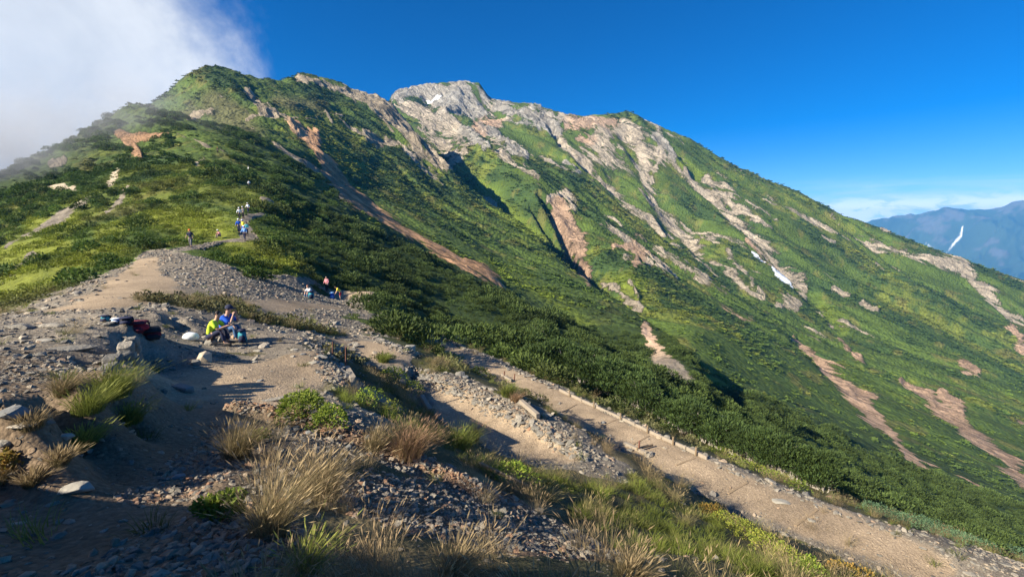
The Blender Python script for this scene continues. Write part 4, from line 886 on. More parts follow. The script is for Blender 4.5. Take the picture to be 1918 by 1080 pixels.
rock(10, 835, 36, 1.3, M_STONE1, 'squat grey rock low on the shaded left bank', 20, 2, .9, .5)
rock(120, 820, 30, 1.3, M_PALE, 'rounded stone half hidden in grass on the shaded bank', 21, 2, .6, .6)
rock(44, 634, 16, 1.1, M_BUFF, 'small buff stone catching the sun on the left plateau', 22, 5, .3, .8)
rock(85, 640, 26, 1.6, M_PALE, 'low pale stone on the left plateau near the wall', 23, 5, .2, .5)
rock(100, 612, 34, 1.9, M_STONE1, 'long grey rock on the far rim of the left plateau', 24, 6, .1, .5)
rock(30, 615, 40, 2.0, M_STONE1, 'broad dark rock on the rim at the left margin', 25, 6, -.1, .45)
rock(130, 655, 50, 2.2, M_STONE1, 'sunlit sloping slab of bedrock leading to the stone wall', 26, 5, .6, .3)
rock(477, 679, 13, 1.3, M_PALE, 'small pale stone on the sandy trail nearest its centre', 27, 6, .3, .5)
rock(549, 668, 12, 1.2, M_STONE1, 'small grey stone on the sandy trail right of centre', 28, 6, .5, .5)
rock(568, 664, 12, 1.3, M_SLATE, 'small dark stone beside the edge gravel of the sandy trail', 29, 6, .5, .5)
rock(488, 713, 12, 1.3, M_SLATE, 'tiny dark stone low on the sandy trail', 30, 6, .2, .5)
rock(483, 658, 16, 1.5, M_PALE, 'pale flat stone high on the sandy trail', 31, 6, .1, .4)
rock(552, 655, 14, 1.5, M_PALE, 'pale flat stone beyond the grey one on the sandy trail', 32, 6, .1, .4)
rock(603, 672, 26, 1.2, M_PALE, 'pale chunky stone on the gravel edge by the rusty stakes', 33, 6, .4, .7)
rock(588, 680, 20, 1.3, M_PALE, 'pale stone just below the chunky one by the rusty stakes', 34, 6, .7, .6)
rock(596, 698, 10, 1.3, M_SLATE, 'dark stone at the corner of the gravel edge', 35, 6, .7, .5)
rock(768, 655, 24, 1.2, M_PALE, 'pale upright stone capping the end of the second terrace', 36, 10, .6, .9)
rock(808, 632, 26, 1.8, M_PALE, 'pale stone block at the bend of the lower path', 37, 18, .4, .5)
rock(800, 695, 14, 1.3, M_PALE, 'pale stone at the foot of the gravel berm', 38, 10, .4, .6)
rock(1462, 940, 26, 1.7, M_PALE, 'whitish flat rock sunk in the lower path', 39, 7, -.3, .3)
rock(1520, 975, 16, 1.4, M_PALE, 'small whitish rock sunk in the lower path', 40, 7, -.3, .3)
rock(870, 706, 14, 1.5, M_SLATE, 'dark flat stone on top of the gravel berm', 41, 10, .2, .5)
rock(1130, 792, 12, 1.2, M_SLATE, 'dark stone against the timber edging of the lower path', 42, 12, .2, .6)
rock(530, 940, 22, 1.2, M_RUST, 'rust-red stone among the tall dry grass', 43, 1.5, .2, .7)
rock(688, 855, 16, 1.2, M_RUST, 'rust-orange stone in the reddish gravel ridge', 44, 2, .2, .7)
rock(690, 820, 16, 1.2, M_SLATE, 'blue-grey stone on the crest of the reddish gravel ridge', 45, 2, .9, .7)
rock(652, 838, 18, 1.2, M_SLATE, 'blue-grey cube-like stone in the reddish gravel ridge', 46, 2, .3, .8)
rock(578, 812, 16, 1.2, M_SLATE, 'blue-grey stone under the leafy shrub', 47, 2, .3, .8)
# ~250 more stones lying on the gravel, each its own object
sv = []
for k in range(8):
    V, F = rock_shape(500+k, 16, .5+.05*(k % 3), 1.35, .015); sv.append(mesh_np('stone', np.array(V), F, M_STONE1))
dn = cells*np.clip(gravel-dirt*.97, 0, 1)*(Yg > 1.5)*(Yg < 30)/(Yg**2)*(PX > 0)*(PX < 1918)*(PY < 1080)
P, ii = pick_pts(dn*250/max(1e-9, float(np.where(VIS, dn, 0).sum())), 260)
for k, p in enumerate(P):
    s = (7+13*rng.random()**3)/F_PX*p[1]*1.1; o = link(bpy.data.objects.new('stone', sv[k % 8]))
    o.location = (p[0], p[1], p[2]+s*.05); o.scale = (s, s, s*.85); o.rotation_euler = (rng.normal(0, .25), rng.normal(0, .25), rng.random()*6.28)
    tag(o, 'grey angular stone lying loose on the trailside gravel', 'stone', 'loose stones on the gravel')

# dry-stone wall below the packs: every stone a part
def stone_wall():
    P0 = [hit(a, b, c) for a, b, c in ((150, 700, 5), (195, 700, 6), (232, 694, 7), (262, 684, 8))]
    w = empty('dry_stone_wall', P0[0]); tag(w, 'dark dry-stone retaining wall carrying the left plateau under the packs', 'wall')
    g = np.random.default_rng(5); L = 0; n = 0
    protos = [mesh_np('stone', np.array(block_shape(600+k, 1, .7, .55, .12, .05)[0]), block_shape(600+k, 1, .7, .55, .12, .05)[1], M_STONE1) for k in range(6)]
    for a, b in zip(P0[:-1], P0[1:]):
        seg = (b-a); m = max(2, int(seg.length/.24))
        for i in range(m):
            f = (i+.5)/m; base = a+seg*f; top = -1.93-.02*i*0
            course = 0; zc = base.z-.05
            while zc < top-.04 and course < 9:
                h = .11+.05*g.random(); o = link(bpy.data.objects.new('stone', protos[g.integers(6)]), w)
                s = .23+.09*g.random(); n_ = Vector((-.55, .2, 0)).normalized()
                pos = base+n_*(zc-base.z)*.28+Vector((g.normal(0, .03), g.normal(0, .03), 0)); pos.z = zc+h/2
                o.location = pos-w.location; o.scale = (s, s, h/.55); o.rotation_euler = (g.normal(0, .08), g.normal(0, .08), math.atan2(seg.y, seg.x)+g.normal(0, .2)); zc += h*.96; course += 1; n += 1
    print('wall stones', n)
stone_wall()
# rim stones stacked along the berms
def rim(pts_, n, w0, w1, label, name='stone_edging', ymin=6, seed=1):
    g = np.random.default_rng(seed); q = [hit(a, b, ymin) for a, b in pts_]; e = empty(name, q[0]); tag(e, label, 'edging')
    ln = [0]
    for a, b in zip(q[:-1], q[1:]): ln.append(ln[-1]+(b-a).length)
    for k in range(n):
        d = ln[-1]*(k+g.random()*.7)/n; i = int(np.searchsorted(ln, d))-1; i = min(max(i, 0), len(q)-2); f = (d-ln[i])/(ln[i+1]-ln[i]); p = q[i].lerp(q[i+1], f)
        x, y = p.x+g.normal(0, .10), p.y+g.normal(0, .14); s = w0+(w1-w0)*g.random(); o = link(bpy.data.objects.new('stone', sv[k % 8]), e)
        o.location = Vector((x, y, gz(x, y)+s*.12))-e.location; o.scale = (s*1.1, s, s*.8); o.rotation_euler = (g.normal(0, .3), g.normal(0, .3), g.random()*6.28)
rim([(700, 632), (735, 645), (768, 662)], 40, .12, .30, 'pale rubble edging the far side of the second terrace', seed=2, ymin=12)
rim([(660, 640), (668, 655), (680, 672)], 14, .14, .30, 'short run of rubble on the near corner of the second terrace', seed=3, ymin=12)
rim([(780, 700), (860, 735), (930, 765), (990, 795), (1050, 830), (1095, 860)], 150, .08, .24, 'heaped pale stones along the berm between the two lower terraces', seed=4, ymin=9)
rim([(838, 640), (900, 664), (960, 692), (1040, 728)], 70, .09, .24, 'line of stones along the outer rim of the upper lower path', seed=5, ymin=15)
rim([(1335, 868), (1420, 900), (1500, 932), (1600, 972), (1700, 1006), (1800, 1042), (1890, 1070)], 90, .05, .15, 'flat stones laid along the outer rim of the lower path beyond the timber', seed=6, ymin=7)
rim([(600, 655), (622, 668), (640, 690), (650, 715)], 34, .12, .30, 'dark stones packed behind the rusty stakes', seed=7, ymin=7)

def beam(name, a, b, w, h, mat, parent=None, roll=0):
    a, b = Vector(a), Vector(b); d = b-a; V, F = block_shape(int(abs(a.x*100)) % 97, d.length, w, h, .02, .02)
    o = obj(name, V, F, mat, parent); o.location = (a+b)/2-(parent.location if parent else Vector())
    o.rotation_euler = d.to_track_quat('X', 'Z').to_euler(); return o
# timber edging of the lower path: planks end to end, held by stakes
ed = [hit(a, b, 10) for a, b in ((1048, 732), (1090, 752), (1140, 775), (1190, 798), (1240, 822), (1285, 842), (1325, 861))]
e = empty('timber_edging', ed[0]); tag(e, 'pale timber boards edging the outer side of the lower path', 'edging')
for a, b in zip(ed[:-1], ed[1:]):
    u = (b-a).normalized()*.012; beam('plank', a+u+Vector((0, 0, .05)), b-u+Vector((0, 0, .05)), .06, .15, M_WOOD, e)
for p, q in zip(ed[:-1], ed[1:]):
    m = p.lerp(q, .5)+Vector((-.08, -.10, 0)); beam('stake', m-Vector((0, 0, .1)), m+Vector((.01, 0, .34)), .05, .05, M_WOODD, e)
# water bars across the lower path
for k, (a, b, lb) in enumerate([((1118, 803), (1152, 787), 'thin timber step across the lower path nearest the bend'), ((1176, 838), (1216, 816), 'thin timber step across the middle of the lower path'), ((1266, 872), (1302, 858), 'thin timber step across the path level with the board end'),
                                ((1364, 925), (1400, 904), 'thin timber step across the path beyond the timber edging'), ((1052, 772), (1080, 757), 'thin timber step farthest up the lower path'), ((1490, 985), (1530, 955), 'thin timber step across the path lowest down')]):
    p, q = hit(*a, 6), hit(*b, 6); tag(beam('timber_step', p-Vector((0, 0, .03)), q-Vector((0, 0, .03)), .07, .10, M_WOODD), lb, 'step')
# inner edging log, fallen bar and stake
def logobj(name, A, B, w, h, mat, lb, ymin, lift=.05, cat='log'):
    p, q = hit(*A, ymin), hit(*B, ymin); o = beam(name, p+Vector((0, 0, lift)), q+Vector((0, 0, lift)), w, h, mat); tag(o, lb, cat); return o
logobj('timber_log', (1170, 833), (1212, 852), .14, .14, M_WOOD, 'pale log lying along the inner edge of the lower path', 9)
logobj('timber_log', (1192, 845), (1222, 838), .07, .08, M_WOODD, 'short dark bar lying across the inner log', 9, .10)
logobj('timber_log', (976, 758), (1008, 786), .14, .14, M_WOOD, 'thick bleached log on the near side of the gravel berm', 9, .12)
logobj('timber_log', (790, 746), (806, 774), .14, .16, M_WOOD, 'short bleached log in the shade above the third terrace', 7, .08)
logobj('timber_log', (650, 697), (662, 722), .14, .22, M_WOOD, 'white weathered board end below the rusty stakes', 7, .10)
logobj('timber_log', (900, 880), (990, 925), .05, .05, M_WOODD, 'thin dark rail sunk in the green grass slope', 5, .12)
logobj('timber_log', (940, 705), (958, 716), .10, .12, M_WOOD, 'little pale log at the inner side of the lower path bend', 14, .10)
for px, py, h, lb in ((623, 668, .5, 'short rusty steel stake leaning at the corner of the sandy trail'), (648, 694, .75, 'taller rusty steel stake standing alone at the trail edge'), (1196, 845, .4, 'thin stake beside the inner log of the lower path'), (944, 708, .4, 'rusty stake at the bend of the lower path'), (963, 712, .35, 'second rusty stake at the bend of the lower path')):
    p = hit(px, py, 7); tag(beam('metal_stake', p-Vector((0, 0, .1)), p+Vector((.03, .02, h)), .045, .045, M_RSTEEL), lb, 'stake')

# pines standing above the thicket past the lower path
def pine(seed):
    g = np.random.default_rng(seed); h = 1.9+.5*g.random(); root = empty('mountain_pine')
    V = []; F = []; ps = []; x = y = 0; n = 7
    for k in range(n+1):
        ps.append((x, y, h*.72*k/n)); x += g.normal(0, .07); y += g.normal(0, .07)
    for k, (a, b, c) in enumerate(ps):
        r = .055*(1-.75*k/n)+.008
        for i in range(6): V.append((a+math.cos(i*1.047)*r, b+math.sin(i*1.047)*r, c-.1*(k == 0)))
    for k in range(n):
        for i in range(6): F.append((k*6+i, k*6+(i+1) % 6, k*6+6+(i+1) % 6, k*6+6+i))
    for j in range(5):
        k = 2+j % 5; a = g.random()*6.28; p0 = np.array(ps[k]); p1 = p0+np.array([math.cos(a)*.6, math.sin(a)*.6, .25]); b = len(V)
        for p, r in ((p0, .022), (p1, .008)):
            for i in range(4): V.append((p[0]+math.cos(i*1.57)*r, p[1]+math.sin(i*1.57)*r, p[2]))
        for i in range(4): F.append((b+i, b+(i+1) % 4, b+4+(i+1) % 4, b+4+i))
    obj('trunk', V, F, M_TRUNK, root, True)
    V = []; F = []; Sh = []; off = 0
    for j in range(9):
        a = g.random()*6.28; rr = .62*math.sqrt(g.random()); zz = h*(.35+.5*g.random()*(1-.5*rr)); top = np.array([math.cos(a)*rr+ps[4][0], math.sin(a)*rr+ps[4][1], zz])
        v, f, s = spray_dome(95, .33+.18*g.random(), .26, .14, seed*20+j, wid=.2); V.append(v+top); F.append(f+off); Sh.append(s); off += len(v)
    V = np.concatenate(V); F = np.concatenate(F); Sh = np.concatenate(Sh)
    obj('crown', V, F, M_CROWN, root, False, {'shade': ('FLOAT', Sh)}); return root
M_TRUNK = simple('pale_bark', (.30, .27, .23), .9, (30, .01), (9, .3)); M_CROWN = leafy('pine_crown', (.026, .050, .017), (.075, .115, .030), trans=.12, inst=False)
M_SHRUB = leafy('shrub_leaves', (.10, .17, .022), (.27, .32, .05), trans=.3, inst=False); M_SHRUBR = leafy('turning_leaves', (.13, .18, .03), (.33, .33, .06), trans=.3, inst=False); M_SHRUBO = leafy('orange_leaves', (.16, .14, .03), (.34, .20, .05), trans=.3, inst=False)
M_TUFT = leafy('tussock_blades', (.14, .125, .055), (.31, .235, .135), trans=.35, inst=False); M_TUFTG = leafy('green_blades', (.10, .14, .03), (.24, .26, .06), trans=.35, inst=False); M_TUFTR = leafy('reddish_blades', (.20, .15, .07), (.38, .23, .15), trans=.35, inst=False)
def copy_tree(o, parent=None):
    c = o.copy(); COL.objects.link(c); c.parent = parent
    for ch in list(o.children): copy_tree(ch, c)
    return c
protos = [pine(s) for s in (1, 2, 3, 4)]; used = set(); cnt = 0
g = np.random.default_rng(12)
for k in range(420):
    f = g.random(); px = 990+f*560; py0 = np.interp(px, [990, 1100, 1250, 1400, 1560], [640, 695, 765, 845, 935]); py = py0+g.random()*np.interp(px, [990, 1200, 1400, 1560], [55, 65, 50, 12])
    py = min(py, np.interp(px, [990, 1045, 1325, 1600], [690, 706, 832, 945]))
    p = hit(px, py, 17)
    if p.y < 17.5 or p.y > 80: continue
    pr = protos[k % 4]; o = pr if k % 4 not in used else copy_tree(pr); used.add(k % 4); cnt += 1
    s = (.75+.65*g.random())*np.interp(p.y, [18, 30, 60], [.55, .9, 1.35]); o.location = p-Vector((0, 0, .1)); o.rotation_euler = (g.normal(0, .06), g.normal(0, .06), g.random()*6.28); o.scale = (s, s, s*(.9+.3*g.random()))
    tag(o, 'stunted dark green mountain pine with pale trunk on the slope beyond the lower path', 'tree', 'stunted pines beyond the lower path')
    if cnt >= 280: break
print('pines', cnt)

def plant(kind, px, py, w, h, mat, label, seed, ymin=1.2, n=None):
    p = hit(px, py, ymin); W_ = w/F_PX*p.y/2; H_ = h/F_PX*p.y
    if kind == 'shrub':
        s = leaf_dome(n or 900, W_, H_, max(.035, W_*.12), seed); e = empty('leafy_shrub', p)
        g = np.random.default_rng(seed); V = []; F = []
        for k in range(9):
            a = g.random()*6.28; r = g.random()*W_*.7; b = len(V); q = np.array([math.cos(a)*r, math.sin(a)*r, H_*.7])
            V += [(-.006, 0, -.03), (.006, 0, -.03), (0, .008, -.03), tuple(q)]; F += [(b, b+1, b+3), (b+1, b+2, b+3), (b+2, b, b+3)]
        obj('stem', V, F, M_WOODD, e); o = e; tag(obj('foliage', s[0], s[1], mat, e, False, {'shade': ('FLOAT', s[2])}), None)
        cat = 'shrub'
    else:
        s = grass_tuft(n or 520, W_*.62, H_, seed, .6, max(.0009, .00042*p.y), .3, (.20, .08)); o = obj('grass_tussock', s[0], s[1], mat, None, False, {'shade': ('FLOAT', s[2])}); o.location = p; cat = 'grass'
    tag(o, label, cat); return o
plant('shrub', 562, 782, 90, 46, M_SHRUB, 'bright green leafy shrub above the rusty gravel ridge', 1, 3, 1500)
plant('shrub', 618, 800, 70, 42, M_SHRUB, 'second green shrub joined to its right side, darker leaves', 2, 3, 1200)
plant('shrub', 575, 760, 60, 30, M_SHRUB, 'small green shrub behind the bright one on the gravel ridge', 3, 3, 800)
plant('shrub', 415, 962, 84, 30, M_SHRUB, 'low yellow-green shrub in the gravel left of the tall dry grass', 4, 1.5, 900)
plant('shrub', 488, 828, 26, 22, M_SHRUB, 'tiny lime shrub at the edge of the rusty gravel', 5, 2, 250)
plant('shrub', 690, 760, 56, 36, M_SHRUB, 'green shrub beside the pale board on the grassy bank', 6, 4, 700)
plant('shrub', 735, 778, 40, 30, M_SHRUBR, 'small lime-yellow shrub in the middle of the grassy bank', 7, 4, 500)
plant('shrub', 960, 905, 90, 40, M_SHRUB, 'yellow-green shrub at the upper left of the lower grass slope', 8, 4, 900)
for k, (px, py, w, h, m, lb) in enumerate([(1360, 985, 60, 26, M_SHRUBR, 'highest of the yellow-green shrubs in a row under the lower path'), (1395, 1005, 60, 30, M_SHRUBR, 'yellow shrub with reddish tips under the lower path'), (1435, 1030, 70, 32, M_SHRUBR, 'broad yellow shrub in the sunlit row under the lower path'),
                                       (1475, 1055, 70, 32, M_SHRUBR, 'yellow-green shrub lower in the sunlit row'), (1515, 1075, 60, 30, M_SHRUB, 'greener shrub at the lower end of the sunlit row'), (1330, 965, 46, 22, M_SHRUBO, 'small orange-tinged shrub at the top of the sunlit row'), (1590, 1088, 80, 30, M_SHRUBO, 'orange-brown shrub at the bottom margin beside the path')]):
    plant('shrub', px, py, w, h, m, lb, 20+k, 4, 1000)
plant('tuft', 210, 742, 96, 66, M_TUFTG, 'tall green tussock with pink seed heads on top of the left bank', 40, 3, 900)
plant('tuft', 165, 770, 80, 50, M_TUFTG, 'green tussock leaning left lower on the shaded bank', 41, 2.5, 700)
plant('tuft', 118, 738, 50, 40, M_TUFT, 'straw-brown tussock on the bank left of the green one', 42, 2.5, 500)
plant('tuft', 765, 850, 96, 62, M_TUFTR, 'round reddish tussock behind the rusty gravel ridge', 43, 4, 900)
plant('tuft', 700, 838, 60, 40, M_TUFT, 'loose brownish tussock left of the round reddish one', 44, 4, 500)
plant('tuft', 860, 838, 70, 48, M_TUFTG, 'olive tussock in the shade at the inner edge of the third terrace', 45, 4, 600)
plant('tuft', 885, 825, 40, 42, M_TUFTR, 'pinkish plumed tussock just right of the olive one', 46, 4, 400)
plant('tuft', 718, 678, 30, 20, M_TUFTG, 'round yellow-green tussock on the gravel below the second terrace', 47, 9, 400)
plant('tuft', 950, 742, 34, 30, M_TUFTG, 'lone yellow-green tussock on the gravel berm', 48, 9, 400)
plant('tuft', 965, 752, 26, 22, M_TUFTR, 'small reddish tussock beside the lone one on the berm', 49, 9, 300)
plant('tuft', 10, 900, 50, 40, M_TUFT, 'pale yellow tussock low at the left margin', 50, 1.8, 600)
plant('shrub', 18, 885, 40, 36, M_SHRUBO, 'orange-leaved sprig growing above the pale tussock at the left margin', 51, 1.8, 300)
plant('tuft', 445, 860, 70, 90, M_TUFT, 'tall straw tussock at the left end of the near dry grass', 52, 1.8, 800)
plant('tuft', 505, 1000, 110, 140, M_TUFT, 'large straw tussock leaning left in the near foreground grass', 53, 1.4, 900)
plant('tuft', 575, 1070, 90, 80, M_TUFTG, 'tussock with a green heart low in the near foreground', 54, 1.4, 500)
plant('tuft', 600, 930, 110, 90, M_TUFT, 'broad pale tussock behind the leaning one in the near grass', 55, 1.8, 900)
plant('tuft', 850, 1085, 110, 80, M_TUFT, 'spreading straw tussock at the bottom margin', 56, 1.4, 800)
plant('tuft', 1180, 1080, 100, 56, M_TUFT, 'grey-straw tussock at the bottom margin right of centre', 57, 1.6, 800)

plant('tuft', 60, 905, 46, 30, M_TUFT, 'brown tussock in the shade at the foot of the left bank', 60, 1.8, 700)
plant('tuft', 112, 868, 50, 32, M_TUFT, 'dull tussock halfway up the shaded left bank', 61, 2.0, 700)
plant('tuft', 160, 836, 60, 44, M_TUFTG, 'dark green tussock below the pink-headed one on the shaded bank', 62, 2.4, 600)
plant('tuft', 240, 790, 70, 44, M_TUFTG, 'low green tussock at the right end of the shaded bank', 63, 3.2, 600)
plant('tuft', 60, 800, 60, 36, M_TUFT, 'straw tussock between the slates on the left bank', 64, 2.0, 500)
plant('shrub', 735, 712, 60, 24, M_SHRUB, 'dark low shrub on the steep bank under the second terrace', 65, 9, 600)
plant('shrub', 770, 735, 50, 22, M_SHRUB, 'dark shrub lower on the steep bank beside the third terrace', 66, 9, 600)

M_TEAL = leafy('blue_green_leaves', (.065, .125, .070), (.13, .21, .11), trans=.2, inst=False)
for k in range(18):
    f = k/17; px = 1630+f*300; py = 962+f*92+random.uniform(-4, 3)
    plant('shrub', px, py, 46+random.uniform(-8, 14), 20+random.uniform(-4, 6), M_TEAL, 'blue-green low shrub in the row beyond the outer stones of the lower path', 80+k, 9, 500)['group'] = 'blue-green shrubs beyond the lower path'
for k in range(10):
    f = k/9; px = 1345+f*150; py = 852+f*62+random.uniform(-3, 3)
    plant('shrub', px, py, 34+random.uniform(-8, 10), 15, M_SHRUBR if k % 3 else M_SHRUB, 'yellow-green low shrub between the stone rim and the pines', 110+k, 11, 350)['group'] = 'yellow-green shrubs under the path rim'
# ------------------------------------------------------------------ walkers
def cloth(name, c, r=.85): return simple(name, c, r, (60, .004), (18, .12))
M_SKIN = simple('skin', (.50, .30, .21), .6, None, None, .3); M_HAIR = simple('dark_hair', (.02, .015, .012), .6)
def skin_obj(name, J, E, R, mat, parent, sub=1, root=0):
    """one continuous surface grown round a jointed line"""
    me = bpy.data.meshes.new(name); me.from_pydata([tuple(j) for j in J], E, []); o = bpy.data.objects.new(name, me); COL.objects.link(o)
    sk = o.modifiers.new('skin', 'SKIN'); sk.use_smooth_shade = True
    for i, d in enumerate(me.skin_vertices[0].data): d.radius = (R[i], R[i]) if not hasattr(R[i], '__len__') else R[i]; d.use_root = (i == root)
    sb = o.modifiers.new('subsurf', 'SUBSURF'); sb.levels = sub; sb.render_levels = sub; me.materials.append(mat); o.parent = parent; return o
def lerp(a, b, f): return tuple(a[i]+(b[i]-a[i])*f for i in range(3))
def person(loc, yaw_, pose, top, low, label, hat=None, hair=M_HAIR, sleeves=.5, shorts=False, fine=False, s=1.0, shoe=None, group=None):
    e = empty('person', loc, yaw_); e.scale = (s, s, s); tag(e, label, 'person', group)
    if pose == 'sit':
        Jt = dict(pel=(0, 0, .30), bel=(0, .05, .44), chest=(0, .14, .62), neck=(0, .23, .79), hb=(0, .27, .88), ht=(0, .31, 1.03), sh=(.17, .17, .74), el=(.23, .34, .53), wr=(.13, .52, .60), hp=(.09, .03, .28), kn=(.13, .43, .50), an=(.13, .46, .10), to=(.14, .64, .05))
    elif pose == 'eat':
        Jt = dict(pel=(0, 0, .30), bel=(0, .04, .46), chest=(0, .10, .66), neck=(0, .17, .84), hb=(0, .20, .92), ht=(0, .24, 1.07), sh=(.18, .12, .79), el=(.24, .36, .60), wr=(.09, .38, .84), hp=(.09, .03, .28), kn=(.13, .43, .50), an=(.13, .44, .10), to=(.14, .62, .05))
    elif pose == 'bend':
        Jt = dict(pel=(0, -.05, .90), bel=(0, .04, 1.0), chest=(0, .16, 1.16), neck=(0, .30, 1.28), hb=(0, .37, 1.33), ht=(0, .47, 1.44), sh=(.18, .24, 1.24), el=(.22, .30, .98), wr=(.16, .44, .78), hp=(.10, -.05, .88), kn=(.11, .05, .48), an=(.12, -.03, .09), to=(.13, .14, .04))
    else:
        Jt = dict(pel=(0, 0, .92), bel=(0, 0, 1.06), chest=(0, .02, 1.24), neck=(0, .02, 1.43), hb=(0, .03, 1.52), ht=(0, .05, 1.67), sh=(.18, 0, 1.38), el=(.25, .02, 1.12), wr=(.25, .20, .94), hp=(.09, 0, .88), kn=(.10, .06, .49), an=(.11, -.02, .09), to=(.12, .14, .04))
    st = .18 if pose == 'walk' else 0
    m = lambda p, sd, fy=0: (p[0]*sd, p[1]+fy, p[2])
    J = []; R = []; E = []
    def add(p, r, par=None):
        J.append(p); R.append(r)
        if par is not None: E.append((par, len(J)-1))
        return len(J)-1
    pel = add(Jt['pel'], (.135, .10)); bel = add(Jt['bel'], (.13, .095), pel); ch = add(Jt['chest'], (.155, .11), bel); nk = add(Jt['neck'], .055, ch); hb = add(Jt['hb'], .072, nk)
    hm = add(lerp(Jt['hb'], Jt['ht'], .55), (.078, .092), hb); ht = add(Jt['ht'], .055, hm)
    legs = {}; arms = {}
    for sd in (-1, 1):
        sh = add(m(Jt['sh'], sd), .058, ch); fy = st*sd*.5; el_ = m(Jt['el'], sd, fy); wr_ = m(Jt['wr'], sd, fy*1.4)
        el = add(el_, .042, sh); wr = add(wr_, .028, el); arms[sd] = (m(Jt['sh'], sd), el_, wr_)
        d = Vector(wr_)-Vector(el_); d.normalize(); pm = Vector(wr_)+d*.055; pi = add(tuple(pm), (.032, .018), wr)
        if fine:
            side = d.cross(Vector((0, 0, 1))).normalized() if abs(d.z) < .95 else Vector((1, 0, 0)); curl = Vector((0, 0, -1)) if pose != 'eat' else Vector((0, .5, .4))
            for fk, (off, ln) in enumerate(((-.030, .055), (-.010, .068), (.010, .064), (.028, .050))):
                a = pm+side*off+d*.03; k1 = add(tuple(a), .009, pi); k2 = add(tuple(a+d*ln*.5+curl*.012), .008, k1); add(tuple(a+d*ln*.8+curl*.035), .007, k2)
            a = pm-side*.038+d*(-.01); k1 = add(tuple(a), .010, pi); add(tuple(a+d*.035-side*.012+curl*.01), .008, k1)
        else: add(tuple(pm+d*.06), .02, pi)
        hp = add(m(Jt['hp'], sd), .092, pel); f2 = -st*sd; kn_ = m(Jt['kn'], sd, f2*.6); an_ = m(Jt['an'], sd, f2*1.1)
        kn = add(kn_, .060, hp); cf = add(lerp(kn_, an_, .35), .058, kn); an = add(an_, .038, cf); add(m(Jt['to'], sd, f2*1.1), .032, an); legs[sd] = (m(Jt['hp'], sd), kn_, an_, m(Jt['to'], sd, f2*1.1))
    skin_obj('body', J, E, R, M_SKIN, e)
    # shirt
    J2 = [Jt['pel'], Jt['bel'], Jt['chest'], lerp(Jt['chest'], Jt['neck'], .72)]; R2 = [(.150, .118), (.150, .118), (.178, .130), .085]; E2 = [(0, 1), (1, 2), (2, 3)]
    for sd in (-1, 1):
        a, b, c = arms[sd]; k = len(J2); J2 += [a, lerp(a, b, .9)]; R2 += [.078, .064]; E2 += [(2, k), (k, k+1)]
        if sleeves > .6: J2 += [lerp(b, c, .92)]; R2 += [.045]; E2 += [(k+1, k+2)]
    skin_obj('shirt', J2, E2, R2, top, e)
    J3 = [lerp(Jt['pel'], Jt['bel'], .35), Jt['pel']]; R3 = [(.145, .112), (.152, .122)]; E3 = [(0, 1)]
    for sd in (-1, 1):
        a, b, c, d_ = legs[sd]; k = len(J3); J3 += [a, lerp(a, b, .95)]; R3 += [.108, .082]; E3 += [(1, k), (k, k+1)]
        if not shorts: J3 += [lerp(b, c, .92)]; R3 += [.058]; E3 += [(k+1, k+2)]
    skin_obj('shorts' if shorts else 'trousers', J3, E3, R3, low, e, root=1)
    for sd in (-1, 1):
        an_, to_ = legs[sd][2], legs[sd][3]; skin_obj('shoe', [(an_[0], an_[1]-.03, an_[2]-.03), (an_[0], an_[1]+.06, to_[2]+.015), (to_[0], to_[1]+.02, to_[2])], [(0, 1), (1, 2)], [.052, .052, .042], shoe or M_SHOE, e)
    up = (Vector(Jt['ht'])-Vector(Jt['hb'])).normalized(); c = Vector(lerp(Jt['hb'], Jt['ht'], .6)); fw = Vector((0, 1, 0))
    skin_obj('hair', [tuple(c-fw*.045-up*.05), tuple(c-fw*.03+up*.03), tuple(c+fw*.02+up*.075)], [(0, 1), (1, 2)], [(.085, .06), (.098, .088), (.075, .06)], hair, e)
    if hat:
        bm = bmesh.new(); bmesh.ops.create_uvsphere(bm, u_segments=14, v_segments=8, radius=.118); bmesh.ops.delete(bm, geom=[v for v in bm.verts if v.co.z < -.005], context='VERTS')
        for v in bm.verts: v.co.z *= .95
        n0 = len(bm.verts); f = bmesh.ops.create_circle(bm, cap_ends=True, radius=.105, segments=14)
        for v in f['verts']:
            v.co.y = v.co.y*.9+.10; v.co.z = .012
        me = bpy.data.meshes.new('hat'); bm.to_mesh(me); bm.free(); me.materials.append(hat); h = link(bpy.data.objects.new('hat', me), e); h.location = c+up*.035; h.rotation_euler = (-.15 if pose != 'bend' else -.8, 0, 0)
        so_ = h.modifiers.new('solid', 'SOLIDIFY'); so_.thickness = .006
    if fine:
        for sd in (-1, 1):
            bm = bmesh.new(); bmesh.ops.create_uvsphere(bm, u_segments=8, v_segments=6, radius=.011); me = bpy.data.meshes.new('eye'); bm.to_mesh(me); bm.free(); me.materials.append(M_HAIR)
            ey = link(bpy.data.objects.new('eye', me), e); ey.location = c+fw*.088+Vector((sd*.030, 0, 0))
            ea = skin_obj('ear', [tuple(c+Vector((sd*.082, -.005, -.02))), tuple(c+Vector((sd*.090, -.012, .012)))], [(0, 1)], [.012, .014], M_SKIN, e)
        skin_obj('nose', [tuple(c+fw*.085+up*.005), tuple(c+fw*.105-up*.022)], [(0, 1)], [.010, .014], M_SKIN, e)
        skin_obj('mouth', [tuple(c+fw*.088-up*.048+Vector((-.02, 0, 0))), tuple(c+fw*.088-up*.048+Vector((.02, 0, 0)))], [(0, 1)], [.006, .006], M_LIP, e)
    return e
M_LIP = simple('lips', (.40, .14, .11), .5); M_SHOE = simple('dark_shoe', (.05, .045, .04), .8)
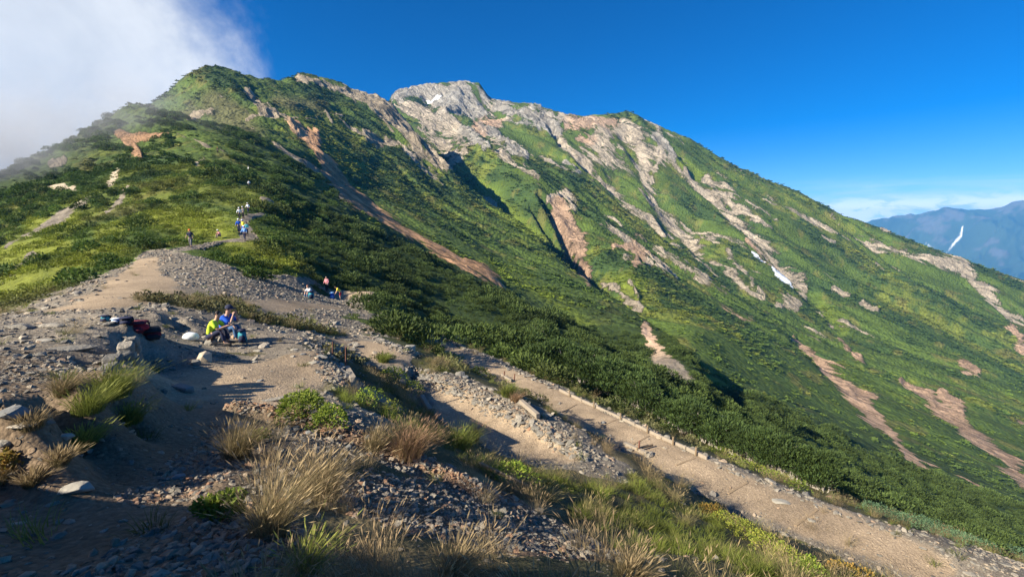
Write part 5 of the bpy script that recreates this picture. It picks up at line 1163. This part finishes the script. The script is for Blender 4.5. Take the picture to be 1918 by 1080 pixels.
LIME, BLUE, NAVY, WHITE, BLACK = cloth('lime_fabric', (.55, .78, .05)), cloth('royal_blue_fabric', (.015, .10, .55)), cloth('navy_fabric', (.02, .025, .06)), cloth('white_fabric', (.75, .76, .78)), cloth('black_fabric', (.02, .02, .022))
GREY, LBLUE, TEAL, RED, YELLOW, ORANGE = cloth('grey_fabric', (.16, .15, .15)), cloth('light_blue_fabric', (.22, .42, .78)), cloth('teal_fabric', (.04, .24, .30)), cloth('red_fabric', (.42, .03, .045)), cloth('yellow_fabric', (.80, .70, .05)), cloth('orange_fabric', (.80, .20, .05))
PINK, DRED, BROWN, JEANS = cloth('pink_fabric', (.60, .25, .28)), cloth('dark_red_fabric', (.14, .02, .03)), simple('brown_hair', (.22, .07, .03), .6), cloth('denim', (.06, .13, .26))
def at(i, dz=0.0): p = PEOPLE_AT[i]; return Vector((p.x, p.y, gz(p.x, p.y)+dz))
def bag(name, loc, w, d, h, mat, pmat, label, rz=0, tilt=0, cat='backpack'):
    e = empty(name, loc, rz); e.rotation_euler[0] = tilt; tag(e, label, cat)
    def part(nm, c, s_, m_, bev=.3, parent=e):
        bm = bmesh.new(); bmesh.ops.create_cube(bm, size=1)
        for v in bm.verts: v.co = Vector((v.co.x*s_[0]*(1-.18*(v.co.z > 0)), v.co.y*s_[1]*(1-.25*(v.co.z > 0)), v.co.z*s_[2]))
        bmesh.ops.bevel(bm, geom=list(bm.edges), offset=bev*min(s_), segments=3, affect='EDGES', clamp_overlap=True)
        me = bpy.data.meshes.new(nm); bm.to_mesh(me); bm.free(); me.materials.append(m_); me.polygons.foreach_set('use_smooth', [True]*len(me.polygons)); o = link(bpy.data.objects.new(nm, me), parent); o.location = c; return o
    part('pack_body', (0, 0, h*.48), (w, d, h*.95), mat); part('lid', (0, -.01, h*.98), (w*.95, d*1.05, h*.16), pmat); part('pocket', (0, -d*.55, h*.36), (w*.8, d*.35, h*.5), pmat)
    for sd in (-1, 1): skin_obj('strap', [(sd*w*.25, d*.5, h*.88), (sd*w*.3, d*.72, h*.55), (sd*w*.32, d*.5, h*.15)], [(0, 1), (1, 2)], [.02, .024, .015], M_STRAP, e, 1)
    return e
M_STRAP = cloth('strap_webbing', (.03, .03, .035))
RT = -math.pi/2
p = at(0); person(p-Vector((0, 0, .02)), RT+.15, 'sit', LIME, NAVY, 'person in a lime yellow T-shirt and navy trousers sitting hunched on a rock', fine=True, s=1.0)
rk = skV = rock_shape(701, 20, .8, 1.1, .02); o = obj('rock', np.array(rk[0])*np.array([.42, .40, .42]), rk[1], M_STONE1); put(o, p+Vector((.02, 0, .06)), .3); tag(o, 'dark rock serving as a seat under the lime-shirted person', 'rock')
p = at(1); person(p-Vector((0, 0, .0)), RT+.1, 'eat', BLUE, JEANS, 'person in a royal blue T-shirt and dark cap sitting and eating', hat=NAVY, fine=True, s=1.04, sleeves=.5)
rk = rock_shape(702, 20, .8, 1.1, .02); o = obj('rock', np.array(rk[0])*np.array([.42, .40, .42]), rk[1], M_STONE1); put(o, p+Vector((.0, 0, .08)), .9); tag(o, 'dark rock under the blue-shirted person', 'rock')
q = p+Vector((.62, -.02, 0)); q.z = gz(q.x, q.y); bag('backpack', q, .26, .18, .44, TEAL, NAVY, 'slim teal and dark backpack standing at the knees of the seated couple', .4, .1)
# white bag beside the couple
q = hit(358, 636, 9); bmv = bmesh.new(); bmesh.ops.create_icosphere(bmv, subdivisions=3, radius=.5)
for v in bmv.verts: n_ = math.sin(v.co.x*9+v.co.z*7)*.05+math.sin(v.co.y*13)*.04; v.co = Vector((v.co.x*(1+n_)*.44, v.co.y*(1-n_)*.30, v.co.z*(1+n_)*.28))
me = bpy.data.meshes.new('plastic_bag'); bmv.to_mesh(me); bmv.free(); me.materials.append(simple('white_plastic', (.78, .79, .80), .45)); o = link(bpy.data.objects.new('plastic_bag', me)); put(o, q+Vector((0, 0, .09)), .3); tag(o, 'crumpled white plastic bag on the ground behind the seated couple', 'bag')
person(at(2), math.pi+.2, 'walk', NAVY, GREY, 'walker with orange headwear and navy top coming down among the shrubs', hat=ORANGE, sleeves=.5)
person(at(3), math.pi-.4, 'sit', PINK, GREY, 'small figure in pink with a pale hat sitting low among the shrubs', hat=WHITE, s=.9)
info = [(4, 'walk', LBLUE, NAVY, WHITE, 'walker in light blue leading the file on the rocky path'), (5, 'walk', BLUE, NAVY, WHITE, 'walker in royal blue with a white cap at the left of the file'), (6, 'walk', YELLOW, BLUE, WHITE, 'walker with pale yellow top in the middle of the file'),
        (7, 'stand', TEAL, BLACK, BLACK, 'dark-clad walker with teal top on the right of the file'), (8, 'walk', WHITE, BLACK, WHITE, 'walker all in white at the left of the upper pair in the file'), (9, 'stand', GREY, BLACK, WHITE, 'walker in grey with a white cap beside the one in white'), (10, 'walk', WHITE, NAVY, WHITE, 'last walker of the file, white top, highest up the path'),
        (11, 'walk', WHITE, BLACK, BLACK, 'lone walker in white farther up the ridge above the file'), (12, 'stand', WHITE, GREY, WHITE, 'tiny pale figure high in the shrubs above the lone walker'), (13, 'stand', BLACK, BLACK, ORANGE, 'tiny dark figure by the sandy spot high on the ridge path')]
for i, ps, a, b, h, lb in info: person(at(i), math.pi+.3*(i % 3-1), ps, a, b, lb, hat=h, sleeves=.9)
person(at(14), math.pi*.85, 'sit', WHITE, JEANS, 'brown-haired person with white sleeves sitting at the trail junction', hair=BROWN, sleeves=.9, s=1.0)
p = at(14)+Vector((.25, -.55, 0)); p.z = gz(p.x, p.y); bag('backpack', p, .42, .3, .6, TEAL, NAVY, 'dark teal backpack in front of the brown-haired sitter', .3)
person(at(15), math.pi*.9, 'stand', PINK, BLACK, 'person in a purplish top standing in the shade behind the junction', sleeves=.9)
person(at(16), math.pi*.62, 'bend', YELLOW, RED, 'person in a yellow top and red shorts bending over a blue pack', shorts=True)
p = at(16)+Vector((-.75, -.15, 0)); p.z = gz(p.x, p.y); bag('backpack', p, .45, .34, .72, BLUE, LBLUE, 'bright blue backpack standing beside the person in yellow', .2)
# belongings along the wall top
def wallbag(px, py, ymin, w, h, m1, m2, lb, tilt=0, rz=0, d=None): return bag('backpack', hit(px, py, ymin), w, d or w*.6, h, m1, m2, lb, rz, tilt)
wallbag(264, 622, 7, .34, .24, RED, DRED, 'bright red backpack slumped against the end of the stone wall', .15, .3, .28)
wallbag(284, 632, 7, .38, .22, DRED, BLACK, 'dark red backpack lying right of the bright red one', .2, .8, .38)
wallbag(238, 606, 7, .26, .15, BLACK, NAVY, 'small black pack on top of the wall next to the red one', .1, .3)
wallbag(218, 604, 7, .18, .10, LBLUE, WHITE, 'small white and pale blue bag on the wall top', .1, .2)
wallbag(198, 602, 7, .18, .14, TEAL, NAVY, 'small teal bag at the left end of the row on the wall', .1, .1)

# ------------------------------------------------------------------ cloud drifting over the left flank
def mist(name, c, r, dens, label, seed, sc):
    bm = bmesh.new(); bmesh.ops.create_icosphere(bm, subdivisions=3, radius=1)
    me = bpy.data.meshes.new(name); bm.to_mesh(me); bm.free(); o = link(bpy.data.objects.new(name, me)); o.location = c; o.scale = r
    def nz(t):
        P = t.node('ShaderNodeTexCoord').outputs['Object']; L = t.node('ShaderNodeVectorMath', {0: P}, operation='LENGTH').outputs['Value']
        G = t.node('ShaderNodeNewGeometry').outputs['Position']
        n = t.noise(t.node('ShaderNodeVectorMath', {0: G, 1: (seed*13., 0, 0)}, operation='ADD').outputs[0], sc, 5, .6, .5)
        f = t.math('MULTIPLY', t.sstep(L, 1.0, .25), t.sstep(n, .36, .66)); return t.math('MULTIPLY', f, dens)
    me.materials.append(volume_mat('mist_air', dens, (.95, .97, 1.0), -.15, nz)); tag(o, label, 'mist', None, 'stuff')
mist('mist', (-172, 146, 16), (58, 46, 34), .042, 'white mist curling over the far left flank of the ridge', 1, .030)
mist('mist', (-165, 185, 42), (62, 30, 24), .030, 'thin veil of mist along the left skyline', 2, .035)
